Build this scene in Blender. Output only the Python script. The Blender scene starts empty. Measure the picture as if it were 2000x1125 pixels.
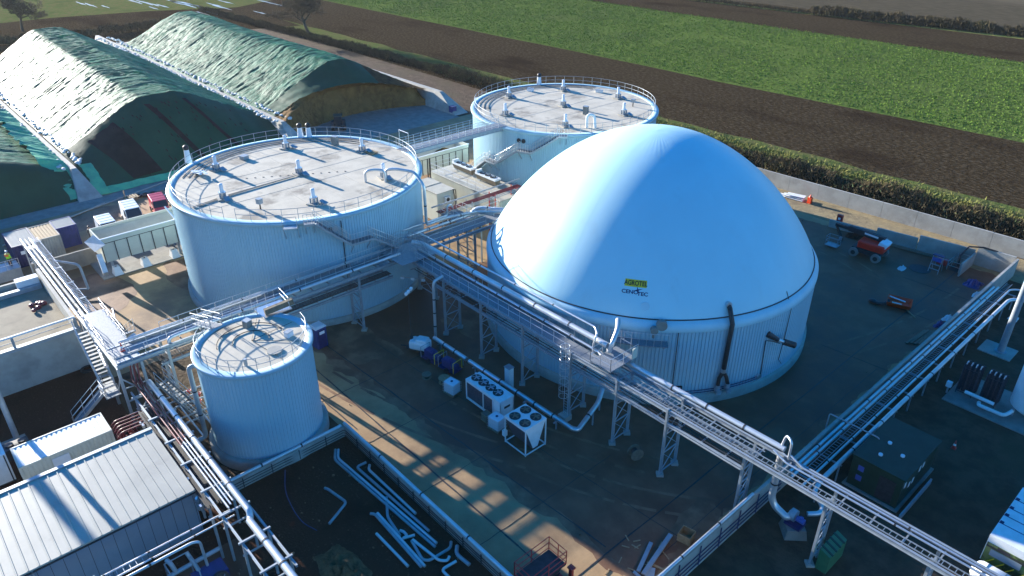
import bpy, bmesh, math, random
from mathutils import Vector, Matrix, noise
from math import sin, cos, tan, pi, radians, sqrt, atan2, hypot
random.seed(7)
S = bpy.context.scene
COL = S.collection
# ------------------------------------------------------------------ camera
CAM_H, PITCH, FPX, YAW = 38.4, radians(29.315), 1444.4, radians(47.945)
# site axes: X runs along the main pipe bridge, Y across it; the camera hovers above the origin
UX, UY = sin(radians(42.055)), -cos(radians(42.055))     # X axis seen from the camera (right, forward)
cam = bpy.data.cameras.new('drone_camera'); cam_o = bpy.data.objects.new('drone_camera', cam); COL.objects.link(cam_o)
cam.sensor_width = 36; cam.lens = FPX/2000*36; cam.clip_start = .5; cam.clip_end = 6000
cam_o.location = (0, 0, CAM_H)
cam_o.rotation_euler = (pi/2-PITCH, 0, YAW)
S.camera = cam_o
# ------------------------------------------------------------------ light
SUN_EL, SUN_AZ = radians(12.5), radians(188)             # azimuth of the sun from +X, anticlockwise
w = bpy.data.worlds.new('World'); S.world = w; w.use_nodes = True
nt = w.node_tree; nt.nodes.clear()
sky = nt.nodes.new('ShaderNodeTexSky'); sky.sky_type = 'NISHITA'; sky.sun_disc = False
sky.sun_elevation = SUN_EL; sky.sun_rotation = pi/2-SUN_AZ; sky.air_density = 1.0; sky.dust_density = .3; sky.ozone_density = 3.0
hs = nt.nodes.new('ShaderNodeHueSaturation'); hs.inputs['Saturation'].default_value = 1.5
bg = nt.nodes.new('ShaderNodeBackground'); bg.inputs['Strength'].default_value = .11
wo = nt.nodes.new('ShaderNodeOutputWorld')
nt.links.new(sky.outputs[0], hs.inputs['Color']); tn = nt.nodes.new('ShaderNodeMix'); tn.data_type = 'RGBA'; tn.blend_type = 'MULTIPLY'; tn.inputs['Factor'].default_value = 1
tn.inputs[7].default_value = (.86, .83, 1, 1)             # clear, deep blue winter sky
nt.links.new(hs.outputs[0], tn.inputs[6]); nt.links.new(tn.outputs[2], bg.inputs[0]); nt.links.new(bg.outputs[0], wo.inputs[0])
sl = bpy.data.lights.new('sun', 'SUN'); sl.energy = 5.0; sl.angle = radians(.5); sl.color = (1, .95, .86)
so = bpy.data.objects.new('sun', sl); COL.objects.link(so)
sd = Vector((cos(SUN_AZ)*cos(SUN_EL), sin(SUN_AZ)*cos(SUN_EL), sin(SUN_EL)))
so.rotation_euler = sd.to_track_quat('Z', 'Y').to_euler(); so.location = sd*300
S.view_settings.view_transform = 'Standard'; S.view_settings.look = 'None'; S.view_settings.gamma = 1
S.view_settings.exposure = 1.7

def G(px, py, z=0.):
    """survey: site position at height z of a point read off the 2000x1125 photograph"""
    a, b = (px-1000)/FPX, -(py-562.5)/FPX
    rx, ry, rz = a, cos(PITCH)+b*sin(PITCH), -sin(PITCH)+b*cos(PITCH)
    t = (z-CAM_H)/rz
    return Vector((rx*t*UX+ry*t*UY, -rx*t*UY+ry*t*UX, z))

# ------------------------------------------------------------------ naming helpers
def tag(o, label=None, cat=None, group=None, kind=None):
    if label: o['label'] = label
    if cat: o['category'] = cat
    if group: o['group'] = group
    if kind: o['kind'] = kind
    return o
def thing(name, label, cat, loc=(0, 0, 0), rz=0, group=None):
    o = bpy.data.objects.new(name, None); COL.objects.link(o); o.empty_display_size = .3
    o.location = loc; o.rotation_euler = (0, 0, rz)
    return tag(o, label, cat, group)
def dup(o, loc=None, rz=None, label=None, parent=None):
    c = o.copy(); COL.objects.link(c)
    if parent: c.parent = parent
    if loc is not None: c.location = loc
    if rz is not None: c.rotation_euler = (0, 0, rz)
    if label: c['label'] = label
    for ch in o.children: dup(ch, parent=c)
    return c

SPLIT = {'cross_bar', 'stringer', 'collar', 'upper_beam', 'lower_beam', 'beam', 'tread', 'bracket', 'band', 'roof_rib', 'divider_post', 'end_panel', 'stand', 'rib', 'rail_post', 'lamp_bar', 'roof_seam', 'spring'}
class MB:
    """collects shapes, then links them as one mesh object"""
    def __init__(s): s.v = []; s.f = []; s.sm = []; s.mi = []; s.cur = 0
    def add(s, vs, fs, smooth=False):
        n = len(s.v); s.v += [tuple(p) for p in vs]
        for f in fs: s.f.append(tuple(i+n for i in f)); s.sm.append(smooth); s.mi.append(s.cur)
        return s
    def box(s, c, d, rz=0, M=None):
        x, y, z = d[0]/2, d[1]/2, d[2]/2
        vs = [(-x,-y,-z),(x,-y,-z),(x,y,-z),(-x,y,-z),(-x,-y,z),(x,-y,z),(x,y,z),(-x,y,z)]
        if M is not None: vs = [Vector(c)+M@Vector(p) for p in vs]
        else:
            k, q = cos(rz), sin(rz)
            vs = [(c[0]+p[0]*k-p[1]*q, c[1]+p[0]*q+p[1]*k, c[2]+p[2]) for p in vs]
        return s.add(vs, [(0,3,2,1),(4,5,6,7),(0,1,5,4),(1,2,6,5),(2,3,7,6),(3,0,4,7)])
    def bx(s, x0, x1, y0, y1, z0, z1): return s.box(((x0+x1)/2, (y0+y1)/2, (z0+z1)/2), (abs(x1-x0), abs(y1-y0), abs(z1-z0)))
    def bar(s, a, b, w, h=None, up=(0, 0, 1)):
        a, b = Vector(a), Vector(b); d = b-a; L = d.length
        if L < 1e-6: return s
        d /= L; u = Vector(up)
        if abs(d.dot(u)) > .98: u = Vector((0, 1, 0))
        x = d.cross(u).normalized(); z = x.cross(d)
        M = Matrix((x, d, z)).transposed()
        return s.box((a+b)/2, (w, L, h or w), M=M)
    def tube(s, pts, r, n=8, cap=True, smooth=True, closed=False):
        pts = [Vector(p) for p in pts]; m = len(pts)
        if m < 2: return s
        rs = r if isinstance(r, (list, tuple)) else [r]*m
        vs = []; prev = None
        for i, p in enumerate(pts):
            if closed: t = pts[(i+1) % m]-pts[i-1]
            else: t = pts[min(i+1, m-1)]-pts[max(i-1, 0)]
            t = t.normalized() if t.length > 1e-9 else Vector((0, 0, 1))
            if prev is None:
                u = Vector((0, 0, 1)) if abs(t.z) < .9 else Vector((1, 0, 0))
                a = t.cross(u).normalized()
            else:
                a = prev-t*prev.dot(t)
                a = a.normalized() if a.length > 1e-6 else t.orthogonal().normalized()
            b = t.cross(a); prev = a
            for k in range(n):
                q = 2*pi*k/n; vs.append(p+(a*cos(q)+b*sin(q))*rs[i])
        fs = []
        for i in range(m if closed else m-1):
            j = (i+1) % m
            for k in range(n): fs.append((i*n+k, i*n+(k+1) % n, j*n+(k+1) % n, j*n+k))
        s.add(vs, fs, smooth)
        if cap and not closed:
            s.add(vs[:n], [tuple(range(n-1, -1, -1))]); s.add(vs[-n:], [tuple(range(n))])
        return s
    def cyl(s, a, b, r, r1=None, n=16): return s.tube([a, b], [r, r if r1 is None else r1], n)
    def ring(s, c, r, tr, n=48, k=6, a0=0, a1=2*pi):
        full = abs(a1-a0-2*pi) < 1e-6
        m = n if full else n+1
        P = [(c[0]+r*cos(a0+(a1-a0)*i/n), c[1]+r*sin(a0+(a1-a0)*i/n), c[2]) for i in range(m)]
        return s.tube(P, tr, k, closed=full)
    def lathe(s, c, prof, n=48, smooth=True, cap=False):
        vs = [(c[0]+r*cos(2*pi*k/n), c[1]+r*sin(2*pi*k/n), c[2]+z) for r, z in prof for k in range(n)]
        fs = [(i*n+k, i*n+(k+1) % n, (i+1)*n+(k+1) % n, (i+1)*n+k) for i in range(len(prof)-1) for k in range(n)]
        s.add(vs, fs, smooth)
        if cap: s.add(vs[-n:], [tuple(range(n))])
        return s
    def prism(s, poly, z0, z1):
        n = len(poly); vs = [(p[0], p[1], z0) for p in poly]+[(p[0], p[1], z1) for p in poly]
        a = sum(poly[i][0]*poly[(i+1) % n][1]-poly[(i+1) % n][0]*poly[i][1] for i in range(n))
        o = list(range(n)) if a > 0 else list(range(n-1, -1, -1))
        return s.add(vs, [tuple(reversed(o)), tuple(i+n for i in o)]+[(o[i], o[(i+1) % n], o[(i+1) % n]+n, o[i]+n) for i in range(n)])
    def extr(s, poly, a, b, up=(0, 0, 1)):
        """poly (across, up) swept from a to b"""
        a, b = Vector(a), Vector(b); d = (b-a).normalized(); x = d.cross(Vector(up)).normalized(); z = x.cross(d); n = len(poly)
        vs = [a+x*p[0]+z*p[1] for p in poly]+[b+x*p[0]+z*p[1] for p in poly]
        return s.add(vs, [tuple(range(n)), tuple(range(2*n-1, n-1, -1))]+[(i, i+n, (i+1) % n+n, (i+1) % n) for i in range(n)])
    def quad(s, a, b, c, d): return s.add([a, b, c, d], [(0, 1, 2, 3)])
    def sphere(s, c, r, n=12, m=8, sq=(1, 1, 1)):
        vs = []; fs = []
        for i in range(m+1):
            t = pi*i/m
            for k in range(n): vs.append((c[0]+r*sq[0]*sin(t)*cos(2*pi*k/n), c[1]+r*sq[1]*sin(t)*sin(2*pi*k/n), c[2]+r*sq[2]*cos(t)))
        for i in range(m):
            for k in range(n): fs.append((i*n+k, (i+1)*n+k, (i+1)*n+(k+1) % n, i*n+(k+1) % n))
        return s.add(vs, fs, True)
    def pieces(s):
        """the separate solids collected so far, one MB each"""
        key = {}; p = list(range(len(s.v)))
        def find(i):
            while p[i] != i: p[i] = p[p[i]]; i = p[i]
            return i
        for i, v in enumerate(s.v):
            k = (round(v[0], 4), round(v[1], 4), round(v[2], 4)); j = key.setdefault(k, i); p[find(i)] = find(j)
        for f in s.f:
            for i in f[1:]: p[find(i)] = find(f[0])
        gr = {}
        for n, f in enumerate(s.f): gr.setdefault(find(f[0]), []).append(n)
        out = []
        for fs in gr.values():
            q = MB(); mp = {}
            for n in fs:
                for i in s.f[n]:
                    if i not in mp: mp[i] = len(q.v); q.v.append(s.v[i])
                q.f.append(tuple(mp[i] for i in s.f[n])); q.sm.append(s.sm[n]); q.mi.append(s.mi[n])
            out.append(q)
        return out
    def build(s, name, mat, parent=None, rel=True, bevel=0, whole=False):
        """vertices are in site coordinates; with a parent they are moved into its frame (rel=False: already local)"""
        if name in SPLIT and not whole:
            ps = s.pieces()
            if 1 < len(ps) <= 90: return [q.build(name, mat, parent, rel, bevel, True) for q in ps][0]
        me = bpy.data.meshes.new(name)
        vs = s.v
        if parent is not None and rel:
            p = parent
            off = Vector((0, 0, 0)); rz = 0
            while p is not None: off = off+Vector(p.location); rz += p.rotation_euler.z; p = p.parent
            k, q = cos(-rz), sin(-rz)
            vs = [((v[0]-off.x)*k-(v[1]-off.y)*q, (v[0]-off.x)*q+(v[1]-off.y)*k, v[2]-off.z) for v in vs]
        me.from_pydata(vs, [], s.f)
        me.polygons.foreach_set('use_smooth', s.sm)
        me.polygons.foreach_set('material_index', s.mi)
        for m in (mat if isinstance(mat, (list, tuple)) else [mat]): me.materials.append(M[m] if isinstance(m, str) else m)
        me.validate(); me.update()
        o = bpy.data.objects.new(name, me); COL.objects.link(o)
        if parent is not None: o.parent = parent
        if bevel:
            b = o.modifiers.new('bevel', 'BEVEL'); b.width = bevel; b.segments = 2; b.limit_method = 'ANGLE'
        return o
def bend(pts, r=.3, n=4):
    """rounds the corners of a pipe run"""
    P = [Vector(p) for p in pts]; out = [P[0]]
    for i in range(1, len(P)-1):
        a, b, c = P[i-1], P[i], P[i+1]; u = (a-b); v = (c-b); k = min(r, u.length*.45, v.length*.45)
        u.normalize(); v.normalize(); p0 = b+u*k; p1 = b+v*k
        for j in range(n+1):
            t = j/n; out.append(p0*(1-t)**2+b*2*t*(1-t)+p1*t*t)
    return out+[P[-1]]
# ------------------------------------------------------------------ materials
M = {}
def mat(name, c, rough=.6, metal=0, c2=None, sc=1., det=5, lo=.35, hi=.65, bump=0, bsc=None, spec=.5, c3=None, sc3=.2, lo3=.5, hi3=.7, stretch=None, rough2=None):
    """one surface: colour c broken by noise towards c2 (and large stains of c3), optional bump"""
    m = bpy.data.materials.new(name); m.use_nodes = True; t = m.node_tree; N = t.nodes; L = t.links
    b = N['Principled BSDF']; b.inputs['Roughness'].default_value = rough; b.inputs['Metallic'].default_value = metal
    b.inputs['Specular IOR Level'].default_value = spec
    col = None
    tc = N.new('ShaderNodeTexCoord'); src = tc.outputs['Object']
    if stretch:
        mp = N.new('ShaderNodeMapping'); mp.inputs['Scale'].default_value = stretch; L.new(src, mp.inputs[0]); src = mp.outputs[0]
    def nz(s, d=det):
        n = N.new('ShaderNodeTexNoise'); n.inputs['Scale'].default_value = s; n.inputs['Detail'].default_value = d; n.inputs['Roughness'].default_value = .62
        L.new(src, n.inputs['Vector']); return n.outputs['Fac']
    def ramp(f, a, z):
        r = N.new('ShaderNodeMapRange'); r.inputs['From Min'].default_value = a; r.inputs['From Max'].default_value = z; r.interpolation_type = 'SMOOTHSTEP'
        L.new(f, r.inputs['Value']); return r.outputs[0]
    def mix(f, A, B):
        x = N.new('ShaderNodeMix'); x.data_type = 'RGBA'; L.new(f, x.inputs['Factor'])
        for v, i in ((A, 6), (B, 7)):
            if hasattr(v, 'links'): L.new(v, x.inputs[i])
            else: x.inputs[i].default_value = (*v, 1)
        return x.outputs[2]
    col = c
    if c2: col = mix(ramp(nz(sc), lo, hi), col, c2)
    if c3:
        k = ramp(nz(sc3, 6), lo3, hi3); col = mix(k, col, c3)
        if rough2 is not None:
            mr = N.new('ShaderNodeMapRange'); mr.inputs['To Min'].default_value = rough; mr.inputs['To Max'].default_value = rough2; L.new(k, mr.inputs['Value']); L.new(mr.outputs[0], b.inputs['Roughness'])
    if hasattr(col, 'links'): L.new(col, b.inputs['Base Color'])
    else: b.inputs['Base Color'].default_value = (*col, 1)
    if bump:
        bp = N.new('ShaderNodeBump'); bp.inputs['Strength'].default_value = 1; bp.inputs['Distance'].default_value = bump
        L.new(nz(bsc or sc*3, 4), bp.inputs['Height']); L.new(bp.outputs[0], b.inputs['Normal'])
    M[name] = m; return m
mat('soil', (.038,.026,.014), 1, c2=(.085,.066,.042), sc=2.0, lo=.42, hi=.68, bump=.24, bsc=1.9, stretch=(.55,1.2,1), c3=(.028,.019,.012), sc3=.06, spec=0)
mat('crop', (.105,.155,.034), 1, c2=(.060,.072,.024), sc=1.1, lo=.45, hi=.7, bump=.25, bsc=1.2, c3=(.085,.115,.034), sc3=.04, spec=0)
mat('crop_leaf', (.16,.26,.042), .9, c2=(.105,.17,.032), sc=.3, spec=.05)
mat('stubble', (.105,.085,.055), 1, c2=(.07,.058,.038), sc=.9, bump=.2, c3=(.13,.105,.07), sc3=.03, spec=0, stretch=(.25,1,1))
mat('mud', (.072,.047,.030), .9, c2=(.11,.074,.047), sc=.7, bump=.16, bsc=1.6, c3=(.085,.064,.036), sc3=.12, lo3=.46, hi3=.7, spec=.1)
mat('grass', (.095,.125,.035), 1, c2=(.14,.125,.05), sc=.5, bump=.2, bsc=1.4, c3=(.075,.10,.03), sc3=.1, spec=0)
mat('concrete_yard', (.42,.275,.142), .75, c2=(.33,.21,.11), sc=.35, c3=(.20,.124,.068), sc3=.12, lo3=.45, hi3=.66, bump=.012, bsc=6, rough2=.5, spec=.2)
mat('concrete_wet_shade', (.175,.078,.042), .6, c2=(.22,.108,.06), sc=.5, c3=(.12,.053,.029), sc3=.12, lo3=.42, hi3=.62, bump=.01, bsc=6, rough2=.42, spec=.25)  # wet concrete; the yard's shade is also darkened into this colour
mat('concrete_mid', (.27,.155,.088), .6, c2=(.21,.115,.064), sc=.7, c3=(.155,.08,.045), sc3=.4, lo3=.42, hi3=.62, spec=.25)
mat('gravel', (.072,.030,.017), .9, c2=(.15,.085,.058), sc=6, lo=.55, hi=.75, bump=.07, bsc=7, c3=(.05,.021,.012), sc3=.25, spec=.1)
mat('concrete', (.40,.385,.34), .8, c2=(.33,.315,.275), sc=.8, bump=.006, bsc=9, c3=(.26,.25,.22), sc3=.35, lo3=.5, hi3=.75)
mat('concrete_dark', (.20,.19,.17), .85, c2=(.26,.25,.22), sc=.9, bump=.006, bsc=9)
mat('concrete_roof', (.60,.535,.42), .75, c2=(.50,.445,.35), sc=.45, c3=(.30,.26,.205), sc3=.20, lo3=.52, hi3=.64, bump=.004, bsc=8, spec=.2)
mat('cladding', (.345,.52,.595), .45, c2=(.31,.48,.555), sc=.3, spec=.35, stretch=(1,1,.15), c3=(.29,.44,.50), sc3=.6, lo3=.55, hi3=.8)
mat('membrane', (.47,.735,.79), .45, c2=(.44,.69,.745), sc=.18, spec=.4, stretch=(1,1,.25), c3=(.43,.655,.70), sc3=.5, lo3=.55, hi3=.75)
mat('membrane_hem', (.42,.65,.72), .5, c2=(.38,.59,.66), sc=.4)
mat('steel', (.36,.40,.43), .5, metal=.4, c2=(.30,.34,.37), sc=2.5)
mat('steel_bright', (.70,.71,.72), .30, metal=.8, c2=(.6,.61,.62), sc=1.5)
mat('pipe_clad', (.66,.67,.68), .36, metal=.6, c2=(.58,.59,.60), sc=.8)
mat('grating', (.20,.22,.24), .6, metal=.3, c2=(.26,.28,.30), sc=8)
mat('dark', (.02,.02,.022), .6, c2=(.035,.035,.04), sc=3)
mat('rubber', (.015,.015,.017), .5, c2=(.03,.03,.03), sc=6)
mat('white_paint', (.78,.79,.79), .4, c2=(.70,.71,.70), sc=1.5)
mat('cream', (.58,.58,.49), .5, c2=(.53,.53,.45), sc=.8)
mat('beige', (.50,.47,.39), .6, c2=(.44,.41,.34), sc=.9)
mat('roof_sheet', (.42,.405,.345), .5, c2=(.37,.36,.31), sc=.5, spec=.3, c3=(.33,.32,.28), sc3=.35, lo3=.55, hi3=.75)
mat('clad_grey', (.22,.27,.32), .5, c2=(.19,.235,.28), sc=.4)
mat('blue_paint', (.014,.035,.14), .45, c2=(.03,.045,.19), sc=1.5)
mat('navy', (.012,.018,.085), .5, c2=(.02,.025,.11), sc=2)
mat('red_paint', (.62,.045,.03), .4, c2=(.40,.03,.03), sc=2)
mat('van_red', (.50,.05,.07), .3, c2=(.44,.04,.06), sc=1)
mat('orange', (.90,.075,.012), .45, c2=(.80,.06,.01), sc=2)
mat('maroon', (.14,.025,.03), .45, c2=(.20,.035,.04), sc=2)
mat('glass', (.02,.025,.03), .08, spec=.8)
mat('timber', (.38,.27,.15), .8, c2=(.28,.19,.10), sc=3, stretch=(1,6,1))
mat('timber_old', (.16,.13,.09), .9, c2=(.22,.18,.12), sc=3, stretch=(6,1,1))
mat('bark', (.10,.085,.06), .95, c2=(.11,.09,.065), sc=4, spec=.05)
mat('twig', (.115,.090,.055), .95, c2=(.065,.055,.034), sc=.6, c3=(.15,.125,.06), sc3=.25, spec=0)
mat('tuft', (.25,.23,.075), .95, c2=(.16,.19,.055), sc=.5, spec=0)
mat('leaf', (.10,.15,.045), .85, c2=(.065,.11,.035), sc=.8)
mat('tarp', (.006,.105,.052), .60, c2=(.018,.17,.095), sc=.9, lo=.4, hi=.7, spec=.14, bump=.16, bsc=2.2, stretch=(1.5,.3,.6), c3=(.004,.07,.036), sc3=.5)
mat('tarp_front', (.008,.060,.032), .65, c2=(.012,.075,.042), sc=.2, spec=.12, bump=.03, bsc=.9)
mat('tarp_black', (.016,.018,.014), .7, c2=(.024,.026,.02), sc=.5, spec=.15)
mat('tarp_mint', (.12,.50,.24), .6, c2=(.07,.36,.21), sc=.6, bump=.08, bsc=1.5, spec=.2)
mat('silage', (.20,.115,.045), .95, c2=(.12,.07,.03), sc=1.2, bump=.25, bsc=2.2, c3=(.26,.155,.06), sc3=.3, spec=.1)
mat('silage_dark', (.060,.042,.026), 1, c2=(.10,.07,.04), sc=.9, bump=.2, bsc=2, spec=.0)
mat('sandbag', (.62,.64,.62), .8, c2=(.5,.52,.5), sc=2)
mat('water', (.24,.24,.23), .28, spec=.8)
mat('green_paint', (.008,.035,.022), .45, c2=(.012,.045,.03), sc=1.5)
mat('green_roof', (.014,.045,.030), .55, c2=(.018,.055,.038), sc=1, spec=.25)
mat('green_door', (.02,.13,.06), .5, c2=(.03,.16,.075), sc=2)
mat('hivis', (.35,.75,.03), .7); mat('hivis_orange', (.75,.18,.03), .7); mat('skin', (.45,.28,.2), .6); mat('denim', (.03,.035,.05), .8)
mat('yellow', (.75,.55,.02), .5); mat('black_ink', (.01,.01,.012), .5); mat('navy_ink', (.01,.02,.10), .5); mat('white_ink', (.8,.8,.8), .5)
mat('plastic_blue', (.05,.10,.35), .4); mat('plastic_white', (.72,.76,.80), .4, c2=(.66,.70,.75), sc=1.5)
mat('fin', (.06,.07,.09), .6, c2=(.10,.11,.13), sc=8, metal=.3)
mat('polythene', (.7,.74,.75), .3, c2=(.6,.64,.66), sc=2); mat('tarp_blue', (.03,.035,.14), .5, c2=(.05,.05,.2), sc=2)
mat('lift_red', (.90,.032,.014), .4, c2=(.78,.028,.012), sc=2)
mat('spoil', (.21,.12,.06), .95, c2=(.12,.07,.036), sc=2, bump=.1, bsc=5, spec=.05)
mat('slab_warm', (.30,.255,.18), .8, c2=(.25,.21,.15), sc=.6, c3=(.2,.17,.12), sc3=.3, spec=.15)
# ------------------------------------------------------------------ land
def sheet(name, poly, z, m, kind='structure', sub=0):
    b = MB(); n = len(poly)
    b.add([(p[0], p[1], z) for p in poly], [tuple(range(n))])
    o = b.build(name, m); o['kind'] = kind
    if o.data.polygons[0].normal.z < 0: o.data.flip_normals()
    return o
R4 = lambda x0, x1, y0, y1: [(x0, y0), (x1, y0), (x1, y1), (x0, y1)]
sheet('ground', R4(-1600, 1000, -1000, 1600), 0, 'soil')
def strip(name, x0, x1, ya, yb, z, m):
    """field strip along X with slightly uneven edges; ya/yb are (y at x=-250, y at x=0)"""
    b = MB(); n = 120; P = []
    f = lambda q, x: q[0]+(q[1]-q[0])*(x+250)/250
    for i in range(n+1):
        x = x0+(x1-x0)*i/n
        P.append((x, f(ya, x)+noise.noise((x*.11, ya[0], 0))*1.0, z)); P.append((x, f(yb, x)+noise.noise((x*.11, yb[0], 3))*1.2, z))
    b.add(P, [(2*i, 2*i+2, 2*i+3, 2*i+1) for i in range(n)])
    o = b.build(name, m); o['kind'] = 'structure'; return o
strip('crop_field', -1400, 700, (133, 141), (198.5, 207), .01, 'crop')
strip('grass_margin', -1400, 700, (219, 241.5), (221.5, 244.5), .02, 'tuft')
strip('stubble_field', -1400, 700, (229, 252), (900, 900), .01, 'stubble')
strip('grass_verge', -260, 120, (97, 104.5), (104, 110), .02, 'grass')
sheet('meadow', [(-1400, -700), (-268, -700), (-268.6, 54), (-262, 80), (-250, 104), (-262, 131), (-300, 180), (-1400, 180)], .03, 'grass')
sheet('mud_strip', R4(-230, -30, 82.5, 96), .012, 'mud')
sheet('mud_ground', R4(-135, 80, -60, 96), .008, 'mud')
for i, (px, py, a) in enumerate([(158, 7, 5), (176, 10, 6), (205, 13, 4), (262, 3, 7), (282, 5, 8), (300, 9, 6), (318, 12, 5), (338, 3, 9), (352, 7, 11), (372, 9, 12), (388, 13, 10), (405, 17, 8), (420, 10, 6), (300, 16, 4), (408, 24, 6), (395, 26, 5), (520, 4, 7), (536, 8, 6), (508, 25, 4), (440, 4, 6), (430, 14, 7)]):
    c = G(px, py); bb = .16+.035*a
    sheet('puddle', [(c.x+a*cos(t)*(1+.25*sin(3*t+i))-bb*sin(t)*.3, c.y+bb*sin(t)*(1+.3*cos(5*t+i))+.04*a*cos(t)) for t in [2*pi*k/22 for k in range(22)]], .06, 'water')
sheet('soil_strip', [(-262, 24), (-240, 22), (-214, 80), (-206, 104), (-250, 106), (-256, 84)], .045, 'soil')
# the yard and its slabs
sheet('yard', R4(-104, -16.2, 20.6, 88.6), .016, 'concrete_yard')
sheet('yard_apron', R4(-108, -62.2, -12, 20.62), .016, 'concrete_yard')
sheet('clamp_floor', R4(-215, -103.9, -12, 81), .02, 'concrete_dark')
# ------------------------------------------------------------------ tanks
def ribwall(mb, c, r, z0, z1, n, d=.05):
    """vertical trapezoid profile cladding"""
    vs = []
    for k in range(n):
        for a, q in ((0, 0), (.62, 0), (.74, -d), (.88, -d)):
            t = 2*pi*(k+a)/n; R = r+q
            vs.append((c[0]+R*cos(t), c[1]+R*sin(t)))
    m = len(vs)
    mb.add([(x, y, z0) for x, y in vs]+[(x, y, z1) for x, y in vs], [(i, (i+1) % m, (i+1) % m+m, i+m) for i in range(m)])
def railing(mb, pts, h=1.1, r=.024, posts=True, rails=(1, .52), step=None):
    pts = [Vector(p) for p in pts]
    for q in rails: mb.tube([p+Vector((0, 0, h*q)) for p in pts], r, 5)
    if posts:
        for p in pts: mb.tube([p, p+Vector((0, 0, h))], r*1.05, 5)
def line(a, b, n): a, b = Vector(a), Vector(b); return [a.lerp(b, i/n) for i in range(n+1)]
def straight_rail(mb, a, b, step=1.5, **k):
    n = max(1, round((Vector(b)-Vector(a)).length/step)); railing(mb, line(a, b, n), **k)

def big_tank(name, label, c, r, z, gap):
    t = thing(name, label, 'tank', (c[0], c[1], 0))
    ribwall(b := MB(), c, r-.22, .55, z-.25, int(2*pi*r/.28), .055); b.build('wall', 'cladding', t)
    MB().lathe((c[0], c[1], 0), [(r+.1, 0), (r+.1, .5), (r+.02, .6), (r-.25, .62)], 160).build('plinth', 'concrete', t)
    b = MB(); b.lathe((c[0], c[1], 0), [(r-.25, z-.32), (r, z-.30), (r+.02, z-.04), (r, z), (r-.75, z+.015), (r-.75, z-.05)], 160); b.build('rim', 'cladding', t)
    b = MB(); b.lathe((c[0], c[1], 0), [(.01, z-.02), (r-.72, z-.02)], 160); b.build('deck', 'concrete_roof', t)
    b = MB()
    for rr in (r-1.15, r-1.75, r-2.35): b.ring((c[0], c[1], z+.03), rr, .035, 120, 5, radians(110), radians(235))
    b.build('cable', 'dark', t)
    b = MB(); n = 54; P = []
    for i in range(n+1):
        a = gap[1]+(2*pi-(gap[1]-gap[0]))*i/n; P.append((c[0]+(r-.5)*cos(a), c[1]+(r-.5)*sin(a), z))
    railing(b, P, 1.15, .026); b.build('railing', 'steel', t)
    # joints in the screed
    b = MB()
    for a in (0, radians(90)):
        for s in (-3.2, 0, 3.2):
            L = sqrt((r-1)**2-s*s)-.4; q = Vector((cos(a), sin(a), 0)); p = Vector((-sin(a), cos(a), 0))*s+Vector((c[0], c[1], z-.012))
            b.bar(p-q*L, p+q*L, .028, .012)
    b.build('joint', 'beige', t)
    return t
AC, AR, AZ = (-68.99, 32.35), 12.78, 11.16
BC, BR, BZ = (-68.36, 71.08), 12.5, 11.11
CC, CR, CZ = (-46.30, 16.23), 4.24, 8.40
DC = (-38.96, 52.73)
tankA = big_tank('digester_tank', 'large flat-topped grey tank at left, in front of the silage heaps', AC, AR, AZ, (radians(-60), radians(-54)))
tankB = big_tank('digester_tank', 'large flat-topped grey tank at the back, half hidden by the white dome', BC, BR, BZ, (radians(-75), radians(-69)))
# small tank
t = thing('buffer_tank', 'small upright clad tank in the foreground with guard rail around its roof', 'tank', (CC[0], CC[1], 0)); tankC = t
ribwall(b := MB(), CC, CR-.14, .5, CZ-.2, 100, .035); b.build('wall', 'cladding', t)
MB().lathe((CC[0], CC[1], 0), [(CR+.24, 0), (CR+.24, .75), (CR+.1, .85), (CR-.2, .88)], 96).build('plinth', 'concrete', t)
b = MB(); b.lathe((CC[0], CC[1], 0), [(CR-.2, CZ-.28), (CR+.03, CZ-.26), (CR+.05, CZ-.02), (CR, CZ), (CR-.55, CZ+.03), (CR-.55, CZ-.03)], 96); b.build('rim', 'cladding', t)
b = MB(); b.lathe((CC[0], CC[1], 0), [(.01, CZ+.05), (CR-.5, CZ-.02)], 96); b.build('deck', 'concrete_roof', t)
b = MB(); n = 22
P = [(CC[0]+(CR-.35)*cos(a), CC[1]+(CR-.35)*sin(a), CZ) for a in [radians(150)+radians(298)*i/n for i in range(n+1)]]
railing(b, P, 1.1, .024); b.build('railing', 'steel', t)
# storage tank with gas dome
t = thing('gas_dome_tank', 'huge round tank under an inflated white membrane dome', 'gas holder', (DC[0], DC[1], 0)); tankD = t
ribwall(b := MB(), DC, 15.45, .8, 6.96, int(2*pi*15.4/.30), .07); b.build('wall', 'cladding', t)
MB().lathe((DC[0], DC[1], 0), [(15.68, 0), (15.68, .75), (15.6, .9), (15.35, .92)], 180).build('plinth', 'concrete', t)
b = MB(); b.lathe((DC[0], DC[1], 0), [(15.47, 6.95), (15.52, 7.05), (15.5, 7.4), (15.3, 7.7), (15.02, 7.86)], 180)
b.build('membrane_hem', 'membrane_hem', t)
b = MB(); pr = []
for i in range(64):
    u = (i/63); tt = (1-(1-u)**1.6); pr.append((15.02*sqrt(max(0, 1-tt**1.19))+.004, 7.86+10.56*tt))
b.lathe((DC[0], DC[1], 0), pr, 200); 
vs_ = []
for v in b.v:                                      # small puckers where the sheets meet at the crown
    x, y, z = v; r = hypot(x-DC[0], y-DC[1]); a = atan2(y-DC[1], x-DC[0]); k = max(0, 1-abs(r-2.6)/3.2)
    vs_.append((x, y, z+.006*k*(sin(64*a)*(.5+noise.noise((x*.5, y*.5, 7)))+1.2*noise.noise((x*1.3, y*1.3, 2)))))
b.v = vs_
dome = b.build('dome', 'membrane', t)
b = MB()
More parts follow.
